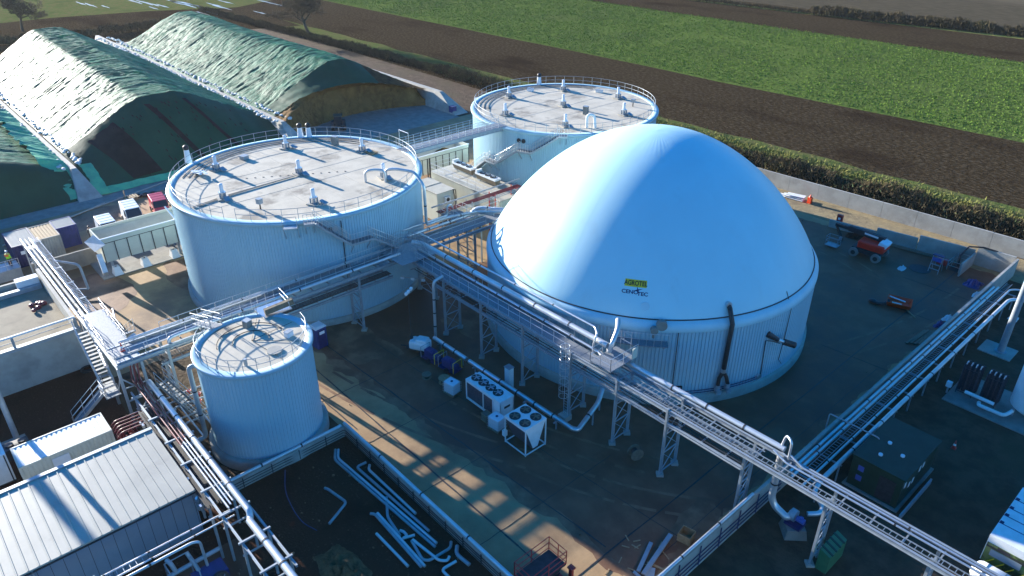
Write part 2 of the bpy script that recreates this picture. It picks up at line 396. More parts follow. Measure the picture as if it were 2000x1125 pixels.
for k in range(12):
    a = 2*pi*(k+.3)/12; P = [Vector((DC[0]+(r+.012)*cos(a), DC[1]+(r+.012)*sin(a), z+.012)) for r, z in pr if r > 1.2]
    q = Vector((-sin(a), cos(a), 0))*.009
    b.add([p-q for p in P]+[p+q for p in P], [(i, i+1, i+1+len(P), i+len(P)) for i in range(len(P)-1)])
b.build('seam', 'membrane', dome)
b = MB(); b.ring((DC[0], DC[1], 7.88), 15.06, .05, 180, 6); b.build('clamp_cable', 'dark', t)
# ------------------------------------------------------------------ silage clamps
def fbm(x, y, s=0, o=4):
    v = 0; a = 1
    for i in range(o): v += a*noise.noise((x, y, s+i*7.3)); x *= 2.03; y *= 2.03; a *= .5
    return v
def sheet_grid(us, vs, fn):
    P = [fn(u, v) for u in us for v in vs]; n = len(vs)
    return P, [(i*n+j, (i+1)*n+j, (i+1)*n+j+1, i*n+j+1) for i in range(len(us)-1) for j in range(n-1)]
fr = lambda a, b, n: [a+(b-a)*i/n for i in range(n+1)]
def wrinkle(x, y, amp=1.):
    """folds of the sheet run down the slope (along Y), bunched at random along X"""
    xx = x+noise.noise((x*.12, y*.16, 5))*2.2
    f = fbm(xx*.5, y*.06, 1, 2)*.10-abs(noise.noise((xx*1.5, y*.13, 9)))*.26-abs(noise.noise((xx*3.1, y*.3, 19)))*.20-abs(noise.noise((xx*.9+y*.5, y*.5, 29)))*.16+fbm(x*2.6, y*2.0, 4, 3)*.06
    return f*amp
def heap_z(y, y0, y1, c0, c1, zw, zc):
    """cross section: wall top zw at y0/y1, crest zc between c0 and c1, rounded"""
    if y < c0: t = (y-y0)/(c0-y0)
    elif y > c1: t = (y1-y)/(y1-c1)
    else: return zc
    t = max(0, min(1, t)); s = t*t*(3-2*t)
    return zw+(zc-zw)*(.86*t+.14*s+.02*sin(pi*t))
def heap(name, label, x0, x1, y0, y1, c0, c1, zw, zc, matname, group, foot=None, dense=.22, rise=0.):
    """tarped heap; x1 is where its front starts to slope, foot where it meets the floor"""
    t = thing(name, label, 'silage heap', (x0, (y0+y1)/2, 0), group=group)
    X = fr(x0, x1, int((x1-x0)/dense)); Y = fr(y0, y1, int((y1-y0)/.45))
    def fn(x, y):
        e = min(1, (x-x0)/14); e = e*e*(3-2*e)
        z = heap_z(y, y0, y1, c0, c1, zw, zc*(1+.05*noise.noise((x*.05, 2, y*.05)))+rise*(x1-x)/58)
        z = zw*.3+(z-zw*.3)*e
        k = min(1, min(y-y0, y1-y)/2)
        return (x, y, z+wrinkle(x, y)*(.35+.65*k)+noise.noise((x*.13, y*.13, 3))*.16*k)
    b = MB(); P, F = sheet_grid(X, Y, fn); b.add(P, F, True)
    o = b.build('cover', matname, t)
    return t, fn
HG = 'silage heaps under green sheets'
heap_m, fm = heap('silage_heap', 'middle silage heap, fully sheeted in green with a sunlit left slope and dark front', -196, -120.5, 20.6, 51.2, 32.8, 38.0, 3.0, 9.0, 'tarp', HG, rise=1.3)
b = MB(); n = 60; Ys = fr(20.6, 51.2, 60)
def fmf(u, y):                                    # u 0 at the crest edge, 1 at the foot
    z0 = fm(-120.5, y)[2]
    fx = -108.2+ (-1.2)*sin(pi*(y-20.6)/30.6)*.0
    s = u
    x = -120.5+(fx+120.5)*(u**.9); z = z0*(1-u)*(1+.10*sin(pi*u))
    return (x, y, max(.06, z+.10*fbm(y*.35, u*2, 11)*sin(pi*min(1, u*1.2))))
P, F = sheet_grid(fr(0, 1, 24), Ys, fmf); b.add(P, F, True)
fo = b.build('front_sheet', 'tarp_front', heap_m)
# dark panels and the mint hem laid on the front
def patch(name, u0, u1, ya, yb, m, off=.07, sk=0, par=heap_m, f=fmf):
    b = MB(); P, F = sheet_grid(fr(u0, u1, 16), fr(ya, yb, 12), lambda u, y: tuple(Vector(f(u, y+sk*(u-.5)))+Vector((off, 0, off))))
    b.add(P, F, True); return b.build(name, m, par)
patch('black_sheet', .10, .90, 25.2, 29.3, 'tarp_black', sk=3.2)
patch('black_sheet', .12, .95, 34.6, 35.4, 'tarp_black', sk=5, off=.09)
patch('black_sheet', .12, .95, 40.6, 41.3, 'tarp_black', sk=6, off=.09)
b = MB()
for k in range(70):
    u = random.uniform(.12, .9); y = random.uniform(26, 48); p = Vector(fmf(u, y)); q = Vector(fmf(u+.03, y+.1))
    b.bar(p+Vector((.1, 0, .1)), q+Vector((.1, 0, .1)), .14, .03)
o = b.build('vent_patch', 'tarp_black', heap_m); o['kind'] = 'stuff'
b = MB()
P, F = sheet_grid(fr(0, 1, 6), fr(21.4, 50, 90), lambda u, y: (-108.6+u*(1.3+.35*noise.noise((y*.5, 0, 1))), y, .10+.55*(1-u)+.10*noise.noise((y*.8, u*2, 4))))
b.add(P, F, True)
P, F = sheet_grid(fr(0, 1, 6), fr(-113.6, -107.2, 24), lambda u, x: (x+.3*u, 21.1+u*1.5+.3*noise.noise((x, u*2, 2)), .15+max(0, (-107.2-x)/6.4*2.6)*(1-.0*u)+u*.12*noise.noise((x*2, 1, 1))+.12))
b.add(P, F, True)
b.build('hem', 'tarp_mint', heap_m)
heap_r, frr = heap('silage_heap', 'right hand silage heap, sheet pulled back from its open brown cut face', -206, -121.5, 52.0, 81.6, 65.5, 68.8, 3.0, 9.4, 'tarp', HG)
# opened end: sloping sheet end, crumbling brown shoulder and the cut face
def rf(u, y):
    z0 = frr(-121.5, y)[2]; k = (y-52)/29.6
    ztop = 2.4+3.3*sin(pi*min(1, max(0, .08+k*.95)))
    return (-121.5+u*(4.5+2.5*k), y, z0+(min(ztop+.5, z0)-z0)*u+.15*fbm(y*.4, u*3, 3)*sin(pi*u))
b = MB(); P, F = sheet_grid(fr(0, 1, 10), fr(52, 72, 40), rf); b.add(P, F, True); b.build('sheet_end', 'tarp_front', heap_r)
b = MB(); P, F = sheet_grid(fr(0, 1, 10), fr(72, 81.6, 20), rf); b.add(P, F, True); b.build('shoulder', 'silage_dark', heap_r)
def cut(u, y):
    k = (y-52)/29.6; p = Vector(rf(1, y)); xb = -111.5-6.5*sin(pi*min(1, max(0, k*.92)))**.8
    xt = xb-.9
    if u < .45: q = u/.45; x = p.x+(xt-p.x)*q; z = p.z+(min(p.z, 3.2+1.8*sin(pi*min(1, k+.05)))-p.z)*q
    else: q = (u-.45)/.55; z0 = min(p.z, 3.2+1.8*sin(pi*min(1, k+.05))); x = xt+(xb-xt)*q; z = z0*(1-q)
    z *= min(1, .18+(81.8-y)/3.0)
    return (x+.18*fbm(y*.9, z*.8, 5), y, max(.03, z+.22*fbm(y*.7, u*6, 8)*(1 if u < .97 else 0)))
b = MB(); P, F = sheet_grid(fr(0, 1, 34), fr(52, 81.7, 110), cut); b.add(P, F, False); b.build('cut_face', 'silage', heap_r)
heap_l, fl = heap('silage_heap', 'left silage heap cut off by the photo edge, green sheet over a pleated mint edge', -175, -114.5, -11, 19.2, 0.5, 5.0, 3.0, 7.4, 'tarp', HG, dense=.4)
def flf(u, y):
    z0 = fl(-114.5, y)[2]
    return (-114.5+7.2*u, y, max(.06, z0*(1-u)*(1+.3*sin(pi*u))+.08*fbm(y*.4, u*2, 21)))
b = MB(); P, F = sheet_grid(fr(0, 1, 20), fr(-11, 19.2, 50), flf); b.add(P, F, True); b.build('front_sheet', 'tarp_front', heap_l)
b = MB(); P, F = sheet_grid(fr(0, 1, 14), fr(-150, -107.6, 170), lambda u, x: (x, 19.6-u*(3.2+1.3*noise.noise((x*.4, 0, 1)))*(1 if x < -113 else .6), (lambda q: q)(max(.1, (3.15+u*1.5+.25*noise.noise((x*1.6, u*1.2, 2))) if x < -114.5 else (3.15*(1-(x+114.5)/7)+u*.6*(1-(x+114.5)/7)+.10+.15*noise.noise((x*1.6, u*1.2, 2)))+.15))))
b.add(P, F, True); b.build('hem', 'tarp_mint', heap_l)
# clamp walls, A-shaped with sloping ends
def clamp_wall(label, x0, x1, y, xf, wb=1.5, wt=.35, h=3.0):
    t = thing('clamp_wall', label, 'wall', (x1, y, 0), group='concrete walls between the silage clamps')
    b = MB()
    pr = [(-wb, .0), (wb, .0), (wt, h), (-wt, h)]
    vs = [(x0, y+p, z) for p, z in pr]+[(x1, y+p, z) for p, z in pr]+[(xf, y+wb, .0), (xf, y-wb, .0)]
    b.add(vs, [(0, 1, 2, 3), (0, 4, 5, 1), (1, 5, 6, 2), (2, 6, 7, 3), (3, 7, 4, 0), (5, 8, 6), (4, 7, 9), (6, 8, 9, 7)])
    o = b.build('wall', 'concrete', t)
    return t
w1 = clamp_wall('bare topped concrete wall between the left and middle silage heaps', -190, -112, 20.0, -106.7)
w2 = clamp_wall('concrete wall strewn with white sandbags between middle and right silage heaps', -212, -113, 51.6, -107.0)
w3 = clamp_wall('far concrete clamp wall along the mud strip with a sunlit sloping end', -206, -111, 82.4, -105.0)
def bags(par, x0, x1, ys, zf, n):
    b = MB()
    for k in range(n):
        x = random.uniform(x0, x1); y = random.choice(ys)+random.gauss(0, .28)
        b.sphere((x, y, zf(x, y)), random.uniform(.14, .34), 6, 4, (1.5, 1, .55))
    o = b.build('sandbag', 'sandbag', par); o['kind'] = 'stuff'
bags(w2, -206, -113, (50.5, 52.7, 50.2, 53.0), lambda x, y: 3.2+.1*random.random(), 620)
bags(w1, -188, -112, (18.9, 21.2), lambda x, y: 3.15+.1*random.random(), 420)
# crates, tyres and a pole at the foot of the middle heap
t = thing('timber_crate', 'small broken timber crate dumped at the foot of the middle silage heap', 'crate', G(258, 390).to_tuple())
b = MB(); p = G(258, 390)
for i in range(5): b.bar(p+Vector((-.7, -.7+i*.35, .45)), p+Vector((.7, -.7+i*.35, .45+.1*(i % 2))), .18, .06)
MB().box(p+Vector((0, 0, .2)), (1.2, 1.2, .36), .2).build('crate_base', 'timber_old', t); b.bar(p+Vector((-.7, -.7, 0)), p+Vector((-.6, -.6, 1.3)), .12)
b.build('crate_body', 'timber', t)
b = MB(); p = G(300, 384)
for i in range(3): b.ring((p.x+.9*i*.3-1.2, p.y+.9*i-1.6, .18+.02*i), .42, .16, 14, 6)
tag(b.build('old_tyres', 'rubber'), 'loose black tyres lying at the foot of the middle silage heap', 'tyres', kind='stuff')
b = MB(); b.tube([G(300, 387, .1), G(330, 378, .1)], .09, 6); tag(b.build('fence_pole', 'steel_bright'), 'pale pole lying on the yard below the front sheet', 'pole')
b = MB(); b.tube([G(5, 480, .12)+Vector((0,0,0)), G(205, 396, .12)], .10, 6); b.tube([G(100, 437, .1), G(330, 352, .1)], .08, 6)
tag(b.build('water_hose', 'concrete'), 'long pale hose lying along the feet of the silage heaps', 'hose')
# ------------------------------------------------------------------ pipe bridges and walkways
def ibeam(mb, a, b, w=.16, h=.30):
    k = .022
    return mb.extr([(-w/2, -h/2), (w/2, -h/2), (w/2, -h/2+k), (.012, -h/2+k), (.012, h/2-k), (w/2, h/2-k), (w/2, h/2), (-w/2, h/2), (-w/2, h/2-k), (-.012, h/2-k), (-.012, -h/2+k), (-w/2, -h/2+k)], a, b)
def ladder_tray(mb, a, b, w=.5, step=.35, h=.08):
    a, b = Vector(a), Vector(b); d = (b-a).normalized(); s = d.cross(Vector((0, 0, 1)))*w/2; L = (b-a).length
    mb.bar(a+s, b+s, .025, h); mb.bar(a-s, b-s, .025, h)
    n = int(L/step)
    for i in range(1, n): p = a.lerp(b, i/n); mb.bar(p+s, p-s, .035, .02)
    return mb
def pipe(name, label, pts, r, m='pipe_clad', n=10, cat='pipe', rb=None, collars=None, group=None, parent=None, cm='dark'):
    mb = MB().tube(bend(pts, rb if rb else max(.25, r*2.2)), r, n)
    if parent is not None: return mb.build(name, m, parent)
    o = mb.build(name, m); tag(o, label, cat, group)
    if collars:
        b = MB(); P = [Vector(p) for p in pts]
        for i in range(len(P)-1):
            L = (P[i+1]-P[i]).length; k = int(L/collars)
            for j in range(1, k+1):
                c = P[i].lerp(P[i+1], j/(k+1)); d = (P[i+1]-P[i]).normalized()
                b.cyl(c-d*.06, c+d*.06, r*1.07, n=n)
        if b.v: b.build('collar', cm, o)
    return o
def trestle(parent, feet, ztop, plinth=True, mid=None, col='steel'):
    """two braced legs with foot plates"""
    b = MB(); (xa, ya), (xb, yb) = feet
    for x, y in feet: b.box((x, y, ztop/2), (.16, .20, ztop))
    A = lambda z: Vector((xa, ya, z)); B = lambda z: Vector((xb, yb, z))
    zs = mid or [.35, ztop*.34, ztop*.62, ztop*.86]
    for i, z in enumerate(zs): b.bar(A(z), B(z), .07, .09)
    for i in range(len(zs)-1):
        b.bar(A(zs[i]), B(zs[i+1]), .05, .05); b.bar(B(zs[i]), A(zs[i+1]), .04, .04)
    o = b.build('trestle', col, parent)
    if plinth:
        for x, y in feet: MB().lathe((x, y, 0), [(.36, 0), (.36, .2), (.24, .205), (.24, .24), (.01, .24)], 4, smooth=False).build('foot_plate', 'concrete', o)
    return o
br = thing('pipe_bridge', 'long steel pipe bridge on braced legs running past the dome to the lower right corner', 'pipe bridge', (-28, 36, 0))
X0, X1 = -54.3, 6.0
b = MB(); ibeam(b, (X0, 35.1, 5.93), (X1, 35.1, 5.93)); ibeam(b, (X0, 36.9, 5.93), (X1, 36.9, 5.93)); b.build('upper_beam', 'steel', br)
b = MB(); ibeam(b, (-49.6, 35.1, 4.83), (-16.8, 35.1, 4.83), .2, .24); ibeam(b, (-49.6, 36.9, 4.83), (-16.8, 36.9, 4.83), .2, .24); b.build('lower_beam', 'steel', br)
b = MB()
x = X0+.6
while x < X1:
    b.bar((x, 35.18, 5.84), (x, 36.82, 5.84), .08, .10)
    if x < -17: b.bar((x, 35.2, 4.8), (x, 36.8, 4.8), .08, .08)
    x += 1.87
b.build('cross_bar', 'steel', br)
for x in (-48.3, -43.0, -37.6, -32.1, -27.4, -22.8): trestle(br, ((x, 35.1), (x, 36.85)), 6.12)
for x in (-17.0, -11.4, -5.4, .6): trestle(br, ((x, 35.75), (x, 36.9)), 5.75, mid=[.6, 1.7, 2.9, 4.1, 5.2])
b = MB(); b.bx(X0, -30.2, 35.20, 36.30, 6.09, 6.13)
for x in fr(X0, -30.2, 22): b.bx(x, x+.03, 35.2, 36.3, 6.13, 6.142)
b.build('walkway', 'grating', br)
b = MB(); straight_rail(b, (-52.6, 35.12, 6.1), (-32.7, 35.12, 6.1), 1.35, h=1.1, r=.022)
straight_rail(b, (-52.6, 36.36, 6.1), (-33, 36.36, 6.1), 2.7, h=1.1, r=.018); b.build('handrail', 'steel_bright', br)
b = MB(); ladder_tray(b, (X0+1, 36.55, 5.0), (-17, 36.55, 5.0)); ladder_tray(b, (-28, 35.55, 6.06), (X1, 35.55, 6.06), .42); ladder_tray(b, (-28, 36.05, 6.06), (-16, 36.05, 6.06), .42); b.build('cable_tray', 'steel', br)
b = MB()
for y, z in ((35.4, 4.95), (35.7, 4.95), (36.0, 4.95)): b.tube([(X0+1, y, z), (-17, y, z)], .035, 5)
b.build('cable', 'dark', br)
# caged ladder
b = MB()
for s in (-.22, .22): b.tube([(-31.9+s, 34.55, .1), (-31.9+s, 34.55, 7.2)], .025, 6)
for i in range(24): b.tube([(-32.12, 34.55, .4+i*.27), (-31.68, 34.55, .4+i*.27)], .014, 4)
lad = b.build('ladder', 'steel_bright', br)
b = MB()
for z in (2.5, 3.2, 3.9, 4.6, 5.3, 6.0, 6.7, 7.2): b.ring((-31.9, 34.2, z), .37, .02, 18, 5)
for k in range(7):
    a = pi+pi*k/6; b.tube([(-31.9+.37*cos(a), 34.2+.37*sin(a), 2.5), (-31.9+.37*cos(a), 34.2+.37*sin(a), 7.2)], .014, 4)
b.build('cage', 'steel_bright', lad)
b = MB(); b.box((-31.9, 34.5, .25), (.8, .8, .5)); b.build('ladder_base', 'concrete', br)
# raised landing towards the dome
b = MB(); b.bx(-30.0, -28.0, 34.95, 38.0, 6.42, 6.5); b.build('landing', 'grating', br)
b = MB(); railing(b, [(-28.0, 34.95, 6.5), (-28.0, 36.4, 6.5), (-28.0, 38.0, 6.5)], 1.1, .024); railing(b, [(-30, 34.95, 6.5), (-29, 34.95, 6.5), (-28.0, 34.95, 6.5)], 1.1, .024); railing(b, [(-30, 36.3, 6.5), (-30, 34.95, 6.5)], 1.1, .024)
railing(b, [(-29.9, 38.3, 6.3), (-28.9, 38.3, 6.3)], 1.5, .024); b.build('landing_rail', 'steel_bright', br)
b = MB(); b.bx(-27.97, -27.87, 37.3, 37.8, 6.6, 7.5); b.build('control_box', 'cream', br)
# pipes carried by the bridge
pipe('gas_pipe', 'thick bright insulated pipe along the back of the bridge, ending below the dome landing', [(-54.6, 36.2, 7.15), (-53.8, 36.75, 7.1), (-29.9, 36.75, 7.1)], .235, n=14, collars=4.2)
pipe('riser_pipe', 'short bent silver pipe rising from the landing to the dome hem', [(-29.75, 36.8, 6.6), (-29.6, 36.9, 7.4), (-29.9, 37.8, 8.0), (-30.8, 38.9, 8.1)], .20, n=12, rb=.5)
pipe('vent_pipe', 'thin white pipe above the thick bridge pipe with a swan-neck drop at its end', [(-54.4, 37.0, 7.9), (-31.6, 37.2, 7.75), (-30.9, 36.6, 7.75), (-30.9, 36.3, 7.0), (-30.9, 36.3, 6.2)], .085, 'steel_bright', n=8, collars=5)
pipe('condensate_pipe', 'middle silver pipe beside the bridge walkway with dark joints', [(-54, 36.42, 6.55), (-30.5, 36.42, 6.42), (-29.2, 35.9, 6.3)], .11, 'steel_bright', n=8, collars=3.1)
pipe('gas_pipe', 'white insulated pipe sloping away from the landing along the far half of the bridge', [(-28.4, 37.35, 6.1), (-27, 37.25, 6.15), (-15.2, 37.25, 6.2)], .19, 'pipe_clad', n=12, collars=3.5)
for k, (y, lb) in enumerate(((36.3, 'front thin steel pipe on the lower right end of the bridge'), (36.65, 'rear thin steel pipe on the lower right end of the bridge'))):
    pipe('steam_pipe', lb, [(-15.6+k*1.0, y+.25, 6.3), (-14.6+k, y, 6.08), (X1, y, 6.08)], .07, 'steel_bright', n=8, collars=9)
pipe('swan_neck_pipe', 'inverted U pipe standing up over the bridge where it crosses the right wall', [(-15.5, 37.3, 6.1), (-15.3, 37.3, 7.3), (-14.7, 36.9, 7.3), (-14.7, 36.9, 5.9)], .085, 'steel_bright', rb=.3)
pipe('down_pipe', 'thick vertical pipe beside the lattice legs at the right wall', [(-15.2, 36.9, 6.0), (-15.2, 36.9, 2.3), (-14.9, 36.95, 1.7), (-14.0, 37.0, 1.3), (-13.9, 37.3, 1.25)], .24, n=12, collars=1.6)
# second bridge, along Y past the two left tanks
b2 = thing('walkway_bridge', 'steel walkway and pipe bridge crossing between the two left tanks', 'walkway bridge', (-55.3, 21, 0))
Y0, Y1 = 8.6, 35.4
b = MB(); ibeam(b, (-54.1, Y0, 5.93), (-54.1, Y1, 5.93), .18, .32); ibeam(b, (-56.6, Y0, 5.93), (-56.6, Y1, 5.93), .18, .32); b.build('upper_beam', 'steel', b2)
b = MB(); ibeam(b, (-54.1, Y0+3, 4.55), (-54.1, Y1-2, 4.55), .16, .22); ibeam(b, (-55.9, Y0+3, 4.55), (-55.9, Y1-2, 4.55), .16, .22)
for y in fr(Y0+3.2, Y1-2.2, 14): b.bar((-54.1, y, 4.52), (-55.9, y, 4.52), .07, .09)
b.build('lower_beam', 'steel', b2)
b = MB(); b.bx(-55.95, -54.85, Y0, Y1, 6.09, 6.13); b.build('walkway', 'grating', b2)
b = MB(); straight_rail(b, (-56.0, Y0+4, 6.1), (-56.0, Y1-1.5, 6.1), 1.5); straight_rail(b, (-54.75, Y0+1, 6.1), (-54.75, Y1-1.5, 6.1), 1.5); b.build('handrail', 'steel_bright', b2)
for y in (12.3, 20.4, 29.7): trestle(b2, ((-54.1, y), (-55.9, y)), 5.8)
b = MB()
for y in fr(Y0, Y1, 16): b.bar((-54.1, y, 5.82), (-56.6, y, 5.82), .08, .1)
b.build('cross_bar', 'steel', b2)
b = MB(); ladder_tray(b, (-54.9, Y0+3, 4.7), (-54.9, Y1-2, 4.7), .6); b.build('cable_tray', 'steel', b2)
b = MB()
for k in range(5): b.tube([(-54.4-.18*k, Y0+3, 4.75), (-54.4-.18*k, Y1-2, 4.75)], .04, 5)
b.build('cable', 'dark', b2)
pipe('gas_pipe', 'blue-grey insulated pipe on the near edge of the walkway bridge with an upturned left end', [(-54.3, 12.6, 5.6), (-54.35, 12.6, 6.45), (-54.4, 13.4, 6.5), (-54.4, 34.6, 6.5)], .15, n=10, collars=5.5)
pipe('gas_pipe', 'thin pipe on the far edge of the walkway bridge in front of the large tank', [(-56.5, 9.5, 6.35), (-56.5, 34.8, 6.35)], .11, n=8, collars=6)
# crown of arched railings where the two bridges meet
b = MB()
for (xa, ya), (xb, yb) in (((-55.9, 33.4), (-54.2, 37.2)), ((-54.7, 33.2), (-53.2, 36.6)), ((-55.7, 35.0), (-52.4, 35.1)), ((-55.7, 36.5), (-52.4, 36.4)), ((-56.2, 34), (-55.4, 37.4)), ((-53.6, 33.8), (-52.2, 35.2))):
    for k in (0, .55):
        P = []
        for i in range(9):
            t = i/8; P.append((xa+(xb-xa)*t, ya+(yb-ya)*t, 6.1+(1.1-k)*1.0+.9*sin(pi*t)))
        b.tube(P, .022, 5)
    for i in range(5):
        t = i/4; x, y = xa+(xb-xa)*t, ya+(yb-ya)*t; b.tube([(x, y, 6.1+.5*sin(pi*t)), (x, y, 7.2+.9*sin(pi*t))], .02, 4)
b.bx(-56, -52.3, 33.4, 37.2, 6.35, 6.42)
for i in range(4): b.box((-54.4, 32.9-.25*i, 6.3-.07*i), (1.1, .25, .04))
tag(b.build('stile_bridge', 'steel'), 'cluster of arched stile railings where the two bridges meet', 'stile')
# rear bridge from the junction to the gap between tanks and dome
b3 = thing('walkway_bridge', 'shaded walkway bridge running behind the dome between the large tanks', 'walkway bridge', (-55.8, 42, 0))
b = MB(); ibeam(b, (-54.3, 37, 5.9), (-54.3, 50, 5.9), .18, .3); ibeam(b, (-57.2, 37, 5.9), (-57.2, 50, 5.9), .18, .3)
for y in fr(37, 50, 8): b.bar((-54.3, y, 5.8), (-57.2, y, 5.8), .08, .1)
b.build('upper_beam', 'steel', b3)
b = MB(); b.bx(-56.6, -54.8, 37, 49.5, 6.06, 6.1); b.build('walkway', 'grating', b3)
b = MB(); straight_rail(b, (-54.5, 38, 6.08), (-54.5, 45.5, 6.08), 1.5); straight_rail(b, (-56.7, 38, 6.08), (-56.7, 49, 6.08), 1.5); b.build('handrail', 'steel_bright', b3)
for y in (38.5, 43.8, 48.8): trestle(b3, ((-54.3, y), (-57.2, y)), 5.75)
pipe('gas_pipe', 'pair-forming silver pipe, lower one, on the walkway behind the dome', [(-56.9, 37.2, 6.6), (-56.9, 45.2, 6.6), (-56.6, 46.6, 6.6), (-55.2, 47.2, 6.6)], .16, n=10, collars=3)
pipe('vent_pipe', 'thin pipe with a swan-neck top on the walkway behind the dome', [(-57.3, 36.9, 7.2), (-57.3, 42.6, 7.2), (-57.3, 42.6, 8.2), (-57.3, 43.1, 8.35), (-57.3, 43.3, 7.9)], .09, 'steel_bright', n=8, rb=.25)
pipe('vent_pipe', 'grey pipe dropping down the right side of the large tank and off to the dome', [(-61.2, 37.9, 11.1), (-61.2, 37.9, 12.3), (-60.2, 38.6, 12.5), (-58.4, 39.6, 12.4), (-56.9, 39.6, 11.4), (-56.9, 39.6, 7.1), (-57.5, 42.2, 6.9), (-56.5, 46.0, 6.9), (-55.0, 47.4, 6.9), (-53.2, 50, 7.2)], .15, 'pipe_clad', n=10, rb=.5, collars=3.5)
# high bridge between the two large tanks
b4 = thing('roof_bridge', 'high railed footbridge linking the roofs of the two large tanks', 'footbridge', (-67.7, 51.6, 0))
b = MB(); ibeam(b, (-66.8, 44.3, 10.95), (-66.8, 59.3, 10.95), .2, .42); ibeam(b, (-68.6, 44.3, 10.95), (-68.6, 59.3, 10.95), .2, .42); b.build('beam', 'steel', b4)
b = MB(); b.bx(-68.5, -66.9, 44.3, 59.3, 11.16, 11.2); b.build('walkway', 'grating', b4)
b = MB()
for x in (-66.85, -68.55): straight_rail(b, (x, 44.6, 11.2), (x, 59.1, 11.2), 1.05, h=1.15, rails=(1, .75, .5, .25), r=.02)
b.build('handrail', 'steel_bright', b4)
b = MB()
for y in (44.8,): 
    for x in (-66.8, -68.6): b.tube([(x, y, 11.2), (x, y, 13.3)], .035, 6)
    b.tube([(-66.8, y, 13.3), (-68.6, y, 13.3)], .035, 6)
b.build('gate_frame', 'steel_bright', b4)
# stairs on tank walls: z runs down while the angle grows
def tank_stair(name, label, c, r, a0, z0, flights, mast='cladding'):
    """flights: (angle span in degrees, drop, kind) kind 'stair' or 'landing'"""
    t = thing(name, label, 'stair', (c[0]+(r+.6)*cos(radians(a0)), c[1]+(r+.6)*sin(radians(a0)), z0))
    tr = MB(); ra = MB(); lb = MB()
    a, z = a0, z0
    for span, drop, kind in flights:
        n = max(6, int(abs(span)*2.2))
        for R in (r+.12, r+1.0):
            st = MB()
            P = [(c[0]+R*cos(radians(a+span*i/n)), c[1]+R*sin(radians(a+span*i/n)), z-drop*i/n) for i in range(n+1)]
            for i in range(n): st.extr([(-.025, -.11), (.025, -.11), (.025, .11), (-.025, .11)], P[i], P[i+1])
            st.build('stringer', 'steel', t, whole=True)
            if R > r+.5 or kind == 'stair':
                for q in (1.05, .55): ra.tube([(p[0], p[1], p[2]+q) for p in P], .022, 5)
                for i in range(0, n+1, 3): ra.tube([P[i], (P[i][0], P[i][1], P[i][2]+1.05)], .022, 5)
        for i in range(n):
            m = radians(a+span*(i+.5)/n); M_ = Matrix.Rotation(m, 3, 'Z')
            zz = z-drop*(i+.5)/n
            tr.box((c[0]+(r+.56)*cos(m), c[1]+(r+.56)*sin(m), zz+.02), (.86, .30 if kind == 'stair' else abs(radians(span))*(r+.6)/n+.02, .04), M=M_)
        if kind == 'landing':
            for q in (.1, .9):
                m = radians(a+span*q)
                lb.bar((c[0]+(r+.9)*cos(m), c[1]+(r+.9)*sin(m), z-.1), (c[0]+(r+.0)*cos(m), c[1]+(r+.0)*sin(m), z-1.2), .06, .08)
        a += span; z -= drop
    tr.build('tread', 'grating', t); ra.build('handrail', 'steel_bright', t)
    if lb.v: lb.build('bracket', 'steel', t)
    return t
tank_stair('tank_stair', 'stair with a mid landing climbing the wall of the left tank above the walkway bridge', AC, AR-.2, -26, 11.1, [(4, 0, 'landing'), (13, 2.7, 'stair'), (9.5, 0, 'landing'), (14, 2.3, 'stair')])
tank_stair('tank_stair', 'zigzag stair with two landings down the wall of the back tank beside the dome', BC, BR-.2, -44, 11.05, [(-4, 0, 'landing'), (-15, 2.3, 'stair'), (-8, 0, 'landing'), (-15, 2.3, 'stair'), (-8, 0, 'landing'), (-20, 3.2, 'stair')])
b = MB(); a = radians(-31)
for s in (-1, 1):
    q = a+s*.045
    b.bar((AC[0]+(AR-.1)*cos(q), AC[1]+(AR-.1)*sin(q), 10.6), (AC[0]+(AR+.9)*cos(q), AC[1]+(AR+.9)*sin(q), 10.9), .06, .08)
    b.bar((AC[0]+(AR+.9)*cos(q), AC[1]+(AR+.9)*sin(q), 10.95), (AC[0]+(AR-.1)*cos(q), AC[1]+(AR-.1)*sin(q), 9.6), .06, .06)
    b.tube([(AC[0]+(AR+.95)*cos(q), AC[1]+(AR+.95)*sin(q), 10.9), (AC[0]+(AR+.95)*cos(q), AC[1]+(AR+.95)*sin(q), 12.1)], .025, 5)
b.box((AC[0]+(AR+.4)*cos(a), AC[1]+(AR+.4)*sin(a), 10.98), (1.1, 1.2, .06), a)
b.tube([(AC[0]+(AR+.95)*cos(a-.045), AC[1]+(AR+.95)*sin(a-.045), 12.1), (AC[0]+(AR+.95)*cos(a+.045), AC[1]+(AR+.95)*sin(a+.045), 12.1)], .025, 5)
tag(b.build('service_bracket', 'steel'), 'small bracketed service balcony on the rim of the left tank', 'balcony')
# ------------------------------------------------------------------ ground patches, walls, buildings
def blob(name, cx, cy, a, bb, rot, z, m, seed=0, n=40, k=.35):
    P = []
    for i in range(n):
        t = 2*pi*i/n; r = 1+k*noise.noise((cos(t)*1.3+seed, sin(t)*1.3, seed*.7))+.12*noise.noise((cos(t)*4+seed, sin(t)*4, 3))
        x, y = a*r*cos(t), bb*r*sin(t); P.append((cx+x*cos(rot)-y*sin(rot), cy+x*sin(rot)+y*cos(rot)))
    return sheet(name, P, z, m)
def rough_poly(P, amp, step=1.0, seed=0):
    out = []
    for i in range(len(P)):
        a, c = Vector((*P[i], 0)), Vector((*P[(i+1) % len(P)], 0)); n = max(1, int((c-a).length/step)); d = (c-a).normalized()
        for k in range(n):
            q = a.lerp(c, k/n); r = amp*(noise.noise((q.x*.35, q.y*.35, seed))+.6*noise.noise((q.x*1.3, q.y*1.3, seed+3))); out.append((q.x-d.y*r, q.y+d.x*r))
    return out
